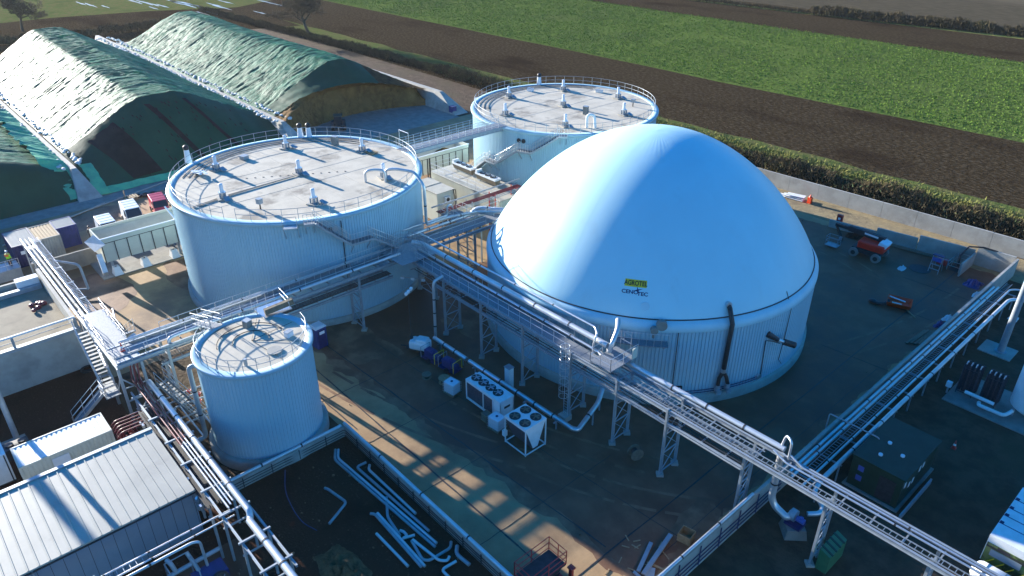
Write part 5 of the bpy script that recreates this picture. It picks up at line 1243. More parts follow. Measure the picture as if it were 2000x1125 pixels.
b = MB(); R_ = [(-22.4, 20.4, 1.62), (-22.4, 21.8, 1.62), (-22.4, 23.3, 1.62), (-21.6, 23.3, 1.62), (-20.9, 23.3, 1.62), (-20.9, 21.8, 1.62), (-20.9, 20.4, 1.62), (-22.4, 20.4, 1.62)]; railing(b, R_, 1.1, .032, rails=(1, .55, .12)); b.build('guard_rail', 'red_paint', t)
b = MB()
for k in range(3):
    z0_ = .55+.3*k
    for x in (-22.2, -21.1): b.bar((x, 20.7, z0_), (x, 23.0, z0_+.3), .06, .08); b.bar((x, 23.0, z0_), (x, 20.7, z0_+.3), .06, .08)
b.build('scissor', 'dark', t)
b = MB(); b.bx(-22.3, -21.0, 20.5, 23.2, .25, .55); b.build('chassis', 'red_paint', t, bevel=.03)
for x in (-22.35, -20.95):
    for y in (20.9, 22.8): MB().cyl((x-.1, y, .24), (x+.1, y, .24), .24, n=16).build('wheel', 'rubber', t)
b = MB(); b.bx(-20.75, -20.5, 23.4, 23.6, 0, 1.3); b.box((-20.62, 23.5, 1.35), (.4, .35, .12)); tag(b.build('bollard', 'red_paint'), 'red post beside the scissor lift', 'bollard')
# boom lift
t = thing('boom_lift', 'red boom lift with a dark telescopic boom and grey wheels by the stepped wall', 'boom lift', (-29, 81.2, 0), .05)
b = MB(); b.box((0, 0, .85), (3.2, 2.2, .55)); b.build('chassis', 'dark', t, rel=False, bevel=.05)
b = MB(); b.box((.35, 0, 1.55), (2.9, 2.2, .85)); b.build('turret', 'lift_red', t, rel=False, bevel=.14)
b = MB(); b.box((1.5, 0, 2.05), (.9, 1.6, .5), M=Matrix.Rotation(.3, 3, 'Y')); b.build('engine_cover', 'plastic_white', t, rel=False, bevel=.05)
for x in (-1.25, 1.25):
    for y in (-1.15, 1.15):
        w_ = MB().cyl((x, y-.2, .52), (x, y+.2, .52), .52, n=22).build('wheel', 'concrete_dark', t, rel=False)
        MB().cyl((x, y-.22, .52), (x, y+.22, .52), .26, n=16).build('rim', 'rubber', w_, rel=False)
b = MB(); b.bar((1.3, .35, 2.3), (-2.9, .75, 2.35), .5, .6); b.bar((-2.5, .7, 2.3), (-4.6, 1.0, 2.2), .32, .36); b.build('boom', 'dark', t, rel=False)
b = MB(); b.bar((-4.6, 1.0, 2.2), (-3.2, .1, .9), .18, .22); b.bar((-3.9, .7, 1.6), (-3.1, -.2, .9), .12, .16); b.build('jib', 'rubber', t, rel=False)
b = MB(); b.bar((.6, .12, 2.42), (-1.0, .28, 2.44), .02, .22); b.build('lettering', 'white_ink', t, rel=False)
b = MB(); railing(b, [(-4.6, -1.2, .3), (-3.2, -1.2, .3), (-3.2, -.2, .3), (-4.6, -.2, .3), (-4.6, -1.2, .3)], 1.1, .03, rails=(1, .5, .02)); b.box((-3.9, -.7, .3), (1.4, 1.0, .05)); b.box((-3.3, -.3, 1.2), (.25, .35, .3)); b.build('basket', 'steel', t, rel=False)
t = thing('skip_bucket', 'orange loader bucket lying in the dome shadow beside a black hose', 'bucket', (-21.8, 72.8, 0), .3)
b = MB(); b.add([(-1, -.8, 0), (1, -.8, 0), (1, .8, 0), (-1, .8, 0), (-1.15, -1.05, .5), (1.15, -1.05, .5), (1.15, 1.05, .38), (-1.15, 1.05, .38)], [(0, 3, 2, 1), (0, 1, 5, 4), (1, 2, 6, 5), (2, 3, 7, 6), (3, 0, 4, 7)])
o = b.build('body', 'orange', t, rel=False); o.modifiers.new('s', 'SOLIDIFY').thickness = .06
b = MB(); b.box((-.2, -1.0, .55), (.9, .03, .22)); b.build('lettering', 'white_ink', t, rel=False); b = MB(); b.bar((-1, -.3, .85), (.5, -.9, .9), .1); b.build('lath', 'polythene', t, rel=False)
b = MB(); b.tube([(-23.9, 71.2, .15), (-23.2, 71.0, .2), (-22.7, 71.5, .25), (-22.6, 72.2, .4)], .17, 9); b.sphere((-23.8, 71.2, .2), .35, 10, 6, (1.2, 1, .6)); tag(b.build('suction_hose', 'rubber'), 'thick black hose lying beside the orange bucket', 'hose')
b = MB()
for k in range(4): b.box((-17.75+.25*k-.3, 67.8+.2*k, .1+.06*(k % 2)), (.2, 3.6, .06), radians(-4+k))
tag(b.build('planks', 'timber_old'), 'long timber planks stacked on the yard along the right wall', 'planks')
b = MB(); b.box((-20.2, 71.8, .05), (.12, 1.7, .08), radians(52)); tag(b.build('lath', 'timber'), 'single pale lath on the dark yard near the orange bucket', 'plank')
def crumple(name, label, cat, x, y, a, bb, h, m, seed, cells=18):
    b = MB(); P, F = sheet_grid(fr(0, 1, cells), fr(0, 1, cells), lambda u, v: (x+(u-.5)*a*(1+.3*noise.noise((v*3, seed, 0))), y+(v-.5)*bb*(1+.3*noise.noise((u*3, seed, 5))), -.08+(h+.1)*max(0, sin(pi*u)*sin(pi*v))**.6*(.35+.9*abs(noise.noise((u*5+seed, v*5, seed)))+.3*abs(noise.noise((u*13, v*13, seed))))))
    b.add(P, F, False); return tag(b.build(name, m), label, cat)
crumple('tarpaulin', 'crumpled dark blue tarpaulin in the small corner bay', 'tarpaulin', -18.3, 82.9, 1.6, 2.2, .7, 'tarp_blue', 1)
crumple('plastic_sheet', 'crumpled white plastic sheet against the right wall near the corner bay', 'plastic sheet', -17.1, 80.6, .9, 1.4, .6, 'polythene', 2)
crumple('plastic_sheet', 'white plastic sheet on the yard by the wall, above the second blue tarpaulin', 'plastic sheet', -17.3, 73.6, 1.0, 1.7, .5, 'polythene', 3)
crumple('tarpaulin', 'second dark blue tarpaulin lying at the foot of the right wall', 'tarpaulin', -17.3, 71.8, 1.1, 1.8, .5, 'tarp_blue', 4)
crumple('plastic_sheet', 'scrap of white plastic under the pipes outside the right wall', 'plastic sheet', -13.0, 78.4, .9, 1.3, .4, 'polythene', 5)
crumple('debris_heap', 'dark heap of scrap and hoses at the foot of the stepped wall', 'debris', -31.6, 84.9, 3.8, 1.6, .8, 'gravel', 6)
crumple('plastic_sheet', 'striped white sack on the yard right of the boom lift', 'sack', -25.0, 80.9, .8, 1.3, .5, 'polythene', 7)
t = thing('step_board', 'steel step ladder with a blue toolbox beside the railed pit', 'ladder', (-22.3, 82.5, 0))
b = MB()
for s in (-.5, .5): b.bar((-22.3+s, 82.4, 0), (-22.3+s, 82.8, 2.0), .06, .08); b.bar((-22.3+s, 83.6, 0), (-22.3+s, 82.8, 2.0), .05, .06)
for z in (.45, .95, 1.45): b.bar((-22.8, 82.4+.2*z, z), (-21.8, 82.4+.2*z, z), .06, .08)
b.build('frame', 'steel', t)
b = MB(); b.box((-22.3, 82.85, 2.0), (1.1, .5, .1)); b.build('platform', 'navy', t)
b = MB(); b.box((-22.3, 82.62, 1.55), (.9, .06, .45)); b.build('board', 'plastic_blue', t)
t = thing('generator_cart', 'red and blue tool cart behind the step ladder', 'cart', (-22.1, 84.6, 0))
b = MB(); b.box((-22.2, 84.6, .7), (1.1, .7, .6)); b.build('body', 'red_paint', t, bevel=.05)
b = MB(); b.tube([(-22.8, 84.2, .2), (-22.8, 84.2, 1.2), (-21.6, 84.2, 1.2), (-21.6, 84.2, .2)], .04, 5); b.build('frame', 'steel', t)
b = MB(); b.cyl((-23.6, 82.3, .03), (-23.6, 82.3, .06), 1.1, n=30); tag(b.build('pit_cover', 'rubber'), 'large round dark rubber mat on the yard left of the step ladder', 'mat')
t = thing('pit_railing', 'galvanised guard rail round a dark pit in the yard corner', 'railing', (-20.7, 85, 0))
b = MB(); railing(b, [(-21.6, 84.4, .03), (-20.4, 84.4, .03), (-20.3, 85.8, .03), (-20.3, 87.2, .03), (-21.6, 87.2, .03), (-21.6, 85.8, .03), (-21.6, 84.4, .03)], 1.1, .03); b.build('rail', 'steel_bright', t)
b = MB(); b.bx(-21.5, -20.45, 84.5, 86.9, .028, .034); b.build('pit', 'rubber', t)
b = MB(); b.tube([(-21, 86, .1), (-21.2, 86.4, 1.2), (-20.9, 87.4, 2.1), (-19.6, 87.9, 2.3), (-18.2, 88.1, 2.2)], .10, 8); tag(b.build('suction_hose', 'rubber'), 'black hose looping from the railed pit over the stepped wall', 'hose')
t = thing('fire_post', 'red fire point post at the left end of the stepped wall', 'post', (-35.1, 86.2, 0))
b = MB(); b.box((-35.1, 86.2, .85), (.7, .35, 1.7)); b.build('cabinet', 'red_paint', t, bevel=.03); b = MB(); b.box((-35.1, 86.01, 1.2), (.3, .03, .3)); b.build('sign', 'white_ink', t)
b = MB()
for k in range(3): b.box((-26.5+.1*k, 85.9+.12*k, .12+.06*k), (5.5, .2, .05), radians(7))
tag(b.build('scaffold_boards', 'timber_old'), 'scaffold boards lying along the foot of the stepped wall', 'planks')
t = thing('panel_stack', 'stack of white insulated panels by the perimeter wall behind the dome', 'panels', (-43.5, 90.6, 0))
for k in range(3): MB().box((-43.9+.25*k, 90.5+.12*k, .14+.18*k), (3.4-.5*k, 1.0, .08), radians(5+4*k)).build('panel', 'white_paint', t)
MB().box((-43.6, 90.6, .06), (3.2, .9, .1), radians(5)).build('bearer', 'timber', t)
b = MB(); b.box((-41.3, 90.5, .5), (.5, .5, .8)); b.lathe((-41.3, 90.5, .9), [(.2, 0), (.03, .4)], 10); tag(b.build('barrier_foot', 'orange'), 'orange barrier foot beside the white panel stack', 'barrier')
# ------------------------------------------------------------------ east side
t = thing('kiosk', 'dark green equipment kiosk with white round roof vents on the right', 'kiosk', (-11.5, 47.4, 0))
x0, x1, y0, y1 = -13.3, -9.8, 44.4, 50.3
b = MB(); b.bx(x0, x1, y0, y1, .15, 2.7); b.build('wall', 'green_paint', t)
b = MB(); b.bx(x0-.1, x1+.1, y0-.1, y1+.1, 2.7, 2.82); b.build('roof', 'green_roof', t)
b = MB(); b.bx(x0-.2, x1+.2, y0-.2, y1+.2, 0, .15); b.build('plinth', 'concrete_dark', t)
b = MB(); b.bx(-11.3, -10.2, y0-.04, y0-.005, .3, 2.2); b.build('door', 'dark', t)
for x, y in ((-12.0, 45.6), (-10.9, 46.6), (-12.1, 47.3)): MB().cyl((x, y, 2.82), (x, y, 2.94), .14, n=14).build('roof_vent', 'plastic_white', t)
for x, z in ((-12.6, 1.9), (-12.6, 1.05)): MB().bx(x-.2, x+.2, y0-.03, y0-.005, z-.22, z+.22).build('notice', 'plastic_blue', t)
for y in (44.9, 45.8, 46.4, 47.3, 47.9): MB().bx(x1+.005, x1+.03, y-.12, y+.12, 1.3+.5*(round(y*10) % 2), 1.75+.5*(round(y*10) % 2)).build('notice', 'white_ink', t)
b = MB(); b.box((-9.2, 46.2, .3), (.12, 5.2, .5)); tag(b.build('cable_duct', 'steel'), 'long steel cable duct along the foot of the green kiosk', 'duct')
pipe('branch_pipe', 'short pale pipe from the right rack to the green kiosk', [(-14.0, 46.2, 1.6), (-13.2, 46.2, 1.0)], .10, 'steel', n=8)
c = dup(bpy.data.objects['traffic_cone'], (-9.55, 54.1, .02), 0, 'traffic cone standing on the rough ground right of the green kiosk')
for ch in (c,): 
    pass
t = thing('lattice_mast', 'tall pale round mast on a concrete pad at the right photo edge', 'mast', (-11.8, 71, 0))
b = MB(); b.cyl((-11.8, 71.0, .1), (-11.8, 71.0, 12.5), .30, .24, 18); b.cyl((-11.8, 71.0, .1), (-11.8, 71.0, .2), .5, n=16); b.build('pole', 'steel', t)
b = MB(); b.bx(-13.4, -10.7, 69.9, 72.3, .0, .12); b.build('pad', 'concrete', t)
t = thing('cryo_tank', 'tall white cylindrical tank cut off by the right photo edge', 'tank', (-6.9, 62.4, 0))
b = MB(); b.lathe((-6.9, 62.4, 0), [(.01, .75), (1.2, .8), (1.62, 1.15), (1.65, 1.3), (1.65, 8.2), (1.3, 8.8), (.01, 9)], 40); b.build('vessel', 'white_paint', t)
for q in range(4): MB().box((-6.9+1.3*cos(q*pi/2+.6), 62.4+1.3*sin(q*pi/2+.6), .5), (.22, .22, 1.0)).build('leg', 'steel', t)
b = MB(); b.bx(-12.6, -4, 59.7, 65, .03, .12); tag(b.build('tank_slab', 'concrete_dark'), 'grey concrete slab under the white tank and fin coolers', 'slab')
for k, (x, lb) in enumerate(((-11.6, 'left of two tall ribbed vaporizer towers by the white tank'), (-9.85, 'right of two tall ribbed vaporizer towers, nearest the white tank'))):
    t = thing('vaporizer', lb, 'vaporizer', (x, 62.2, .1))
    b = MB()
    for i in range(4):
        for j in range(3):
            px, py = x-.52+.35*i, 61.7+.4*j
            b.cyl((px, py, .35), (px, py, 2.9), .035, n=6)
            for q in range(4): 
                a = q*pi/4; b.box((px, py, 1.62), (.30, .012, 2.5), a)
    b.build('fin_tubes', 'fin', t)
    b = MB()
    for i in range(4):
        P = [(x-.52+.35*i, 61.7, 2.9), (x-.52+.35*i, 61.75, 3.05), (x-.52+.35*i, 61.9, 3.12), (x-.52+.35*i, 62.05, 3.05), (x-.52+.35*i, 62.1, 2.9)]; b.tube(P, .04, 6)
    b.build('return_bend', 'steel_bright', t)
    b = MB()
    for px in (x-.6, x+.6):
        for py in (61.5, 62.7): b.bar((px, py, .1), (px, py, 2.8), .06)
    for z in (.35, 2.6):
        b.bar((x-.6, 61.5, z), (x+.6, 61.5, z), .05); b.bar((x-.6, 62.7, z), (x+.6, 62.7, z), .05)
    b.build('frame', 'fin', t)
pipe('lagged_pipe', 'upper white lagged pipe in front of the vaporizers', [(-11.4, 60.8, .95), (-9.2, 60.75, .95)], .15, 'white_paint', n=10)
pipe('lagged_pipe', 'lower white lagged pipe bending up to the white tank', [(-10.2, 60.75, .55), (-10.1, 60.35, .55), (-8.2, 60.3, .6), (-7.9, 61.0, .9)], .15, 'white_paint', n=10)
t = thing('small_cabinet', 'small white cabinet on a post left of the vaporizers', 'cabinet', (-12.7, 61.0, 0))
b = MB(); b.bar((-12.7, 61, 0), (-12.7, 61, .7), .12); b.build('post', 'steel', t); b = MB(); b.box((-12.7, 61.0, .9), (.4, .3, .5)); b.build('box', 'plastic_white', t)
t = thing('green_cabinet', 'green slatted cabinet beside a lattice leg of the pipe bridge', 'cabinet', (-10.7, 36.7, 0))
b = MB(); b.add([(-11.05, 35.8, 0), (-10.35, 35.8, 0), (-10.35, 38.0, 0), (-11.05, 38.0, 0), (-11.05, 35.8, 1.75), (-10.35, 35.8, 1.45), (-10.35, 38.0, 1.45), (-11.05, 38.0, 1.75)], [(0, 3, 2, 1), (4, 5, 6, 7), (0, 1, 5, 4), (1, 2, 6, 5), (2, 3, 7, 6), (3, 0, 4, 7)]); b.build('body', 'green_door', t)
b = MB()
for k in range(4): b.bar((-11.1, 36.1+.5*k, 1.79), (-10.3, 36.1+.5*k, 1.46), .14, .04)
b.build('slat', 'green_paint', t)
# lorry with a landscape picture on its end
mat('mural', (.10, .17, .04), .5, c2=(.16, .19, .07), sc=2.2, c3=(.03, .05, .02), sc3=.9, lo3=.5, hi3=.6)
t = thing('lorry', 'pale blue box lorry with a field picture on its end, lower right corner', 'lorry', (-2.9, 46, 0))
b = MB(); b.bx(-4.25, -1.7, 43.5, 49.5, .75, 2.85); b.build('box_body', 'white_paint', t)
b = MB()
for y in (45.0, 45.9, 46.8, 47.9): b.bx(-4.26, -1.7, y-.02, y+.02, 2.85, 2.875)
b.build('roof_seam', 'navy', t)
for y in (45.1, 46.0, 46.9, 48.0): MB().box((-4.1, y, 2.9), (.22, .18, .05)).build('marker_lamp', 'navy', t)
b = MB(); b.bx(-4.2, -1.75, 43.44, 43.49, .8, 2.3); mu = b.build('end_picture', 'mural', t)
b = MB(); b.bx(-4.2, -1.75, 43.42, 43.44, 2.0, 2.12); b.bx(-3.6, -2.9, 43.42, 43.44, 2.12, 2.3); b.build('picture_trees', 'dark', t)
b = MB(); b.bx(-3.9, -2.2, 43.415, 43.44, 1.45, 1.95); b.build('picture_sky', 'clad_grey', t)
b = MB()
for k in range(4): b.bar((-3.9+.55*k, 43.41, .85), (-3.55+.55*k, 43.41, 1.35), .03, .14, up=(0, 1, 0))
b.build('chevron', 'yellow', t)
b = MB(); b.bx(-1.74, -1.66, 43.6, 49.4, .8, 2.8); b.build('side_panel', 'tarp_blue', t)
b = MB(); b.bx(-4.1, -1.8, 43.6, 51.5, .5, .74); b.build('chassis', 'dark', t)
b = MB(); b.bx(-4.15, -1.75, 49.7, 51.6, .6, 2.5); b.build('cab', 'white_paint', t, bevel=.1)
for x in (-4.05, -1.95):
    for y in (44.6, 50.8): MB().cyl((x-.14, y, .45), (x+.14, y, .45), .45, n=20).build('wheel', 'rubber', t)
t = thing('gas_bullet', 'white ribbed horizontal tank under the bridge end, lower right corner', 'tank', (-3, 42.2, 0))
b = MB(); b.tube([(-4.3, 42.1, 1.0), (-4.1, 42.1, 1.0), (-3.9, 42.1, 1.0), (-.4, 42.1, 1.0), (-.2, 42.1, 1.0)], [.25, .6, .72, .72, .4], 24); b.build('vessel', 'white_paint', t)
b = MB()
for x in (-3.6, -2.6, -1.6): b.tube([(x, 42.1+.735*cos(a), 1.0+.735*sin(a)) for a in [2*pi*i/24 for i in range(24)]], .02, 4, closed=True)
b.build('band', 'steel', t)
for x in (-3.4, -1.2): MB().box((x, 42.1, .2), (.25, 1.2, .4)).build('saddle', 'concrete_dark', t)
# timber and scrap beside the right wall
t = thing('crate', 'open timber crate by the right wall near the photo bottom', 'crate', (-17.9, 31.6, 0), .2)
for a, bb in (((0, -.42, .35), (.9, .04, .7)), ((0, .42, .35), (.9, .04, .7)), ((-.43, 0, .35), (.04, .8, .7)), ((.43, 0, .35), (.04, .8, .7)), ((0, 0, .04), (.86, .8, .05))): MB().box(a, bb).build('board', 'timber', t, rel=False)
t = thing('broken_pallets', 'broken timber frames leaning on the right wall near the crate', 'frame', (-16.9, 30.5, 0))
b = MB()
for (a, c) in (((-17.3, 29.0, .1), (-16.6, 31.6, .6)), ((-16.8, 28.6, .1), (-16.45, 31.4, .9)), ((-17.3, 29.6, .2), (-16.6, 29.4, .5)), ((-17.1, 30.4, .3), (-16.5, 30.2, .7)), ((-16.9, 31.2, .4), (-16.45, 31.2, .9)), ((-18.4, 28.2, .06), (-17.0, 28.6, .1)), ((-16.9, 32.4, .05), (-16.7, 33.2, .3))): b.bar(a, c, .16, .06)
b.build('batten', 'timber', t)
t = thing('steel_scrap', 'bundle of blue-grey steel channels on the yard near the crate', 'steel scrap', (-18.2, 28.8, 0))
b = MB()
for (a, c, w_) in (((-17.9, 27.2, .2), (-18.7, 31.0, .25), .3), ((-18.3, 27.2, .1), (-19.2, 29.6, .12), .25), ((-17.3, 27.0, .1), (-17.9, 28.0, .15), .5), ((-18.5, 27.0, .06), (-17.2, 26.9, .06), .2), ((-17.2, 27.4, .3), (-16.8, 30.6, .4), .1)): b.bar(a, c, w_, .12)
b.build('channel', 'steel', t)
b = MB()
for k in range(16):
    p = (random.uniform(-20.5, -17), random.uniform(25.5, 30), .05); q = random.uniform(0, pi); b.bar(p, (p[0]+.5*cos(q), p[1]+.5*sin(q), .06), .07, .04)
tag(b.build('offcuts', 'timber'), 'scattered timber offcuts on the yard by the steel channels', 'offcuts', kind='stuff')
# loose pipes in the gravel pit
PG = 'loose pipes in the gravel pit'
loose = [([(655, 878), (654, 898), (850, 1068)], 'left one of the two longest parallel pipes in the gravel pit'), ([(661, 878), (660, 895), (853, 1061)], 'right one of the two longest parallel pipes in the gravel pit'), ([(715, 903), (696, 912), (838, 1037)], 'long pipe with a bent head, next to the longest pair in the gravel pit'), ([(722, 908), (720, 917), (812, 1003)], 'long pipe closest to the pit wall'), ([(634, 953), (640, 955), (677, 981), (643, 1023)], 'V-shaped pipe lying alone in the gravel pit'), ([(735, 1042), (797, 1106)], 'single short straight pipe nearest the heap in the gravel pit'), ([(755, 971), (757, 1010), (781, 1046)], 'pipe with a steep raised upper end'), ([(737, 1002), (830, 1106)], 'right one of the second parallel pair in the gravel pit'), ([(723, 1003), (732, 1004), (823, 1107)], 'left one of the second parallel pair, with a short crook'), ([(781, 1036), (788, 1038), (796, 1047), (785, 1052), (810, 1045)], 'short S-shaped pipe lying across the others in the pit'), ([(804, 1056), (825, 1093), (838, 1095), (880, 1070), (881, 1058)], 'J-shaped pipe reaching to the pit wall'), ([(806, 1054), (858, 1095), (874, 1095), (878, 1087)], 'pipe with a small upturned hook end'), ([(893, 1066), (891, 1082), (917, 1103)], 'short fat pipe by the pit wall'), ([(891, 1096), (862, 1113), (880, 1130)], 'right-angled pipe at the photo bottom')]
for k, (pp, lb) in enumerate(loose):
    pipe('loose_pipe', lb, [G(x, y, .12+.03*(k % 3)) for x, y in pp], .10 if k != 12 else .13, 'pipe_clad' if k % 2 else 'steel', n=9, rb=.3, group=PG, cat='pipe')
b = MB(); b.tube(bend([G(557, 918, .1), G(556, 960, .1), G(575, 1000, .1), G(592, 1022, .1), G(619, 1036, .1)], 2, 8), .035, 6); tag(b.build('garden_hose', 'tarp_blue'), 'thin blue hose curving over the gravel pit', 'hose')
crumple('spoil_heap', 'rough heap of sandy spoil at the bottom of the gravel pit', 'spoil heap', G(668, 1112).x, G(668, 1112).y, 4.2, 2.6, .7, 'spoil', 12, 46)
# ------------------------------------------------------------------ feeder and the lane
def feeder(name, label, x0, x1, y0, y1, z0, z1, n):
    t = thing(name, label, 'feeder', ((x0+x1)/2, (y0+y1)/2, 0))
    def wl(mb, a, c, th=.12): mb.bar((a[0], a[1], (z0+z1)/2), (c[0], c[1], (z0+z1)/2), th, z1-z0)
    for a, c in (((x1, y0), (x1, y1)), ((x0, y0), (x0, y1)), ((x0, y0), (x1, y0)), ((x0, y1), (x1, y1))):
        b = MB(); wl(b, a, c); b.build('side_panel', 'cream', t)
    b = MB(); b.bx(x0, x1, y0, y1, z0, z0+.1); b.add([(x0+.2, y0+.1, z1-.3), (x0+.2, y1-.1, z1-.3), (x1-1.2, y1-.1, z0+.15), (x1-1.2, y0+.1, z0+.15)], [(0, 3, 2, 1)]); b.build('trough', 'beige', t)
    b = MB()
    for i in range(n+1): y = y0+(y1-y0)*i/n; b.bx(x1+.06, x1+.14, y-.035, y+.035, z0-.05, z1-.55)
    b.bx(x1+.06, x1+.10, y0, y1, z1-.55, z1-.5); b.build('rib', 'dark', t)
    b = MB(); b.bx(x1-.02, x1+.14, y0-.05, y1+.05, z1-.02, z1+.08); b.build('rim', 'white_paint', t)
    for y in fr(y0+.6, y1-.6, 2):
        for x in (x0+.4, x1-.4): MB().box((x, y, z0/2), (.25, .25, z0)).build('leg', 'steel', t)
    return t
fd = feeder('solid_feeder', 'long beige panelled hopper feeder left of the large tank', -85.6, -81.9, 15.0, 30.5, 1.75, 4.45, 12)
b = MB(); b.add([G(164, 473, 3.3), G(185, 492, 3.0), G(205, 478, 4.3), G(182, 459, 4.7)], [(0, 1, 2, 3)]); o = b.build('end_flap', 'white_paint', fd); o.modifiers.new('s', 'SOLIDIFY').thickness = .06
b = MB(); b.bar((-82.3, 14.6, 2.6), (-80.6, 14.4, 1.1), .5, .7); b.build('discharge_chute', 'white_paint', fd)
b = MB(); b.bar((-81.8, 22.9, 1.4), (-81.8, 22.9, 4.6), .18); b.bar((-84.5, 22.9, 5.2), (-81.8, 22.9, 4.6), .15); b.build('divider_post', 'white_paint', fd)
b = MB(); b.bx(-86.5, -81.4, 14.2, 31, .02, .16); tag(b.build('feeder_pad', 'concrete_dark'), 'concrete pad under the long hopper feeder', 'pad')
for k, y in enumerate((15.8, 18.8, 22.0)):
    t = thing('footing_block', f'white concrete footing block in front of the feeder, {("left", "middle", "right")[k]} one of three', 'block', (-81.9, y, .16), group='footing blocks')
    b = MB(); b.add([(-82.5, y-.45, .16), (-81.3, y-.45, .16), (-81.3, y+.45, .16), (-82.5, y+.45, .16), (-82.3, y-.3, 1.0), (-81.7, y-.3, 1.0), (-81.7, y+.3, 1.0), (-82.3, y+.3, 1.0)], [(0, 3, 2, 1), (4, 5, 6, 7), (0, 1, 5, 4), (1, 2, 6, 5), (2, 3, 7, 6), (3, 0, 4, 7)]); b.build('block', 'white_paint', t)
    b = MB(); b.box((-82, y, 1.01), (.16, .16, .03)); b.build('socket', 'dark', t)
wall('lane_wall', 'grey concrete wall between the containers and the pump bay', (-86.6, 8.8), (-86.6, 15.0), 1.9, m='concrete_dark', panel=1.1)
b = MB()
for k in range(6): b.tube(bend([(-88.6+.3*k, 9.2+.1*k, .2), (-88.4+.3*k, 9.2+.12*k, 1.6+.2*(k % 2)), (-87.6+.3*k, 9.0, 2.2-.2*k)], .3), .07, 7)
tag(b.build('pipe_bundle', 'steel'), 'bundle of bent grey pipes beside the left blue container', 'pipes')
b = MB()
for k in range(3): b.bar((-84, 9.2+.25*k, .9), (-83.2, 9.4+.25*k, 3.2), .22)
b.bx(-86.2, -83, 8.9, 9.6, 3.4, 4.1); tag(b.build('duct_box', 'steel'), 'steel duct box at the head of the pipes by the concrete wall', 'duct')
def van(label, x, y, rz, m, h=2.05, L=4.9, group='vans parked by the feeder'):
    t = thing('van', label, 'van', (x, y, 0), rz, group); W = .95
    pr = [(-L/2, .35), (-L/2+.02, h-.25), (-L/2+.15, h), (L/2-1.75, h), (L/2-1.0, 1.28), (L/2-.15, 1.02), (L/2, .75), (L/2, .35)]
    n = len(pr); b = MB()
    for s, k in ((-1, 1), (1, 1)): pass
    vs = [(p[0], -W*(1 if p[1] < 1.2 else .92), p[1]) for p in pr]+[(p[0], W*(1 if p[1] < 1.2 else .92), p[1]) for p in pr]
    b.add(vs, [tuple(range(n)), tuple(range(2*n-1, n-1, -1))]+[(i+n, (i+1) % n+n, (i+1) % n, i) for i in range(n)]); b.build('body', m, t, rel=False, bevel=.05)
    b = MB(); a0, a1 = Vector((L/2-1.69, 0, h-.07)), Vector((L/2-1.05, 0, 1.34)); nr = Vector((.75, 0, .66))*.035
    b.add([a0+nr+Vector((0, -.8, 0)), a1+nr+Vector((0, -.86, 0)), a1+nr+Vector((0, .86, 0)), a0+nr+Vector((0, .8, 0))], [(0, 1, 2, 3)]); b.build('windscreen', 'glass', t, rel=False)
    for s in (-1, 1):
        b = MB(); b.add([(L/2-1.9, s*.905, h-.2), (L/2-1.2, s*.955, 1.35), (L/2-2.5, s*.955, 1.35), (L/2-2.5, s*.905, h-.2)], [(0, 1, 2, 3)] if s < 0 else [(3, 2, 1, 0)]); b.build('side_window', 'glass', t, rel=False)
        MB().box((L/2-1.2, s*1.05, 1.3), (.12, .2, .22)).build('mirror', 'rubber', t, rel=False)
        MB().box((L/2-.02, s*.7, .85), (.08, .3, .18)).build('headlight', 'polythene', t, rel=False)
        for xx in (-L/2+.95, L/2-.9): MB().cyl((xx, s*.96-.1, .33), (xx, s*.96+.02, .33), .33, n=18).build('wheel', 'rubber', t, rel=False)
    b = MB()
    for xx in (-1.8, -.9, 0): b.bx(xx, xx+.05, -.8, .8, h, h+.03)
    b.build('roof_rib', m, t, rel=False)
    b = MB(); b.box((L/2+.02, 0, .5), (.06, 1.7, .18)); b.build('bumper', 'dark', t, rel=False)
    return t
van('white van half hidden behind the feeder, leftmost of three', -93.0, 18.3, -.05, 'plastic_white')
van('tall white van in the middle of the three, windscreen towards the feeder', -95.0, 21.8, -.1, 'white_paint', 2.3, 5.3)
van('red van beside the two white ones, next to the large tank', -95.8, 25.4, -.15, 'van_red')
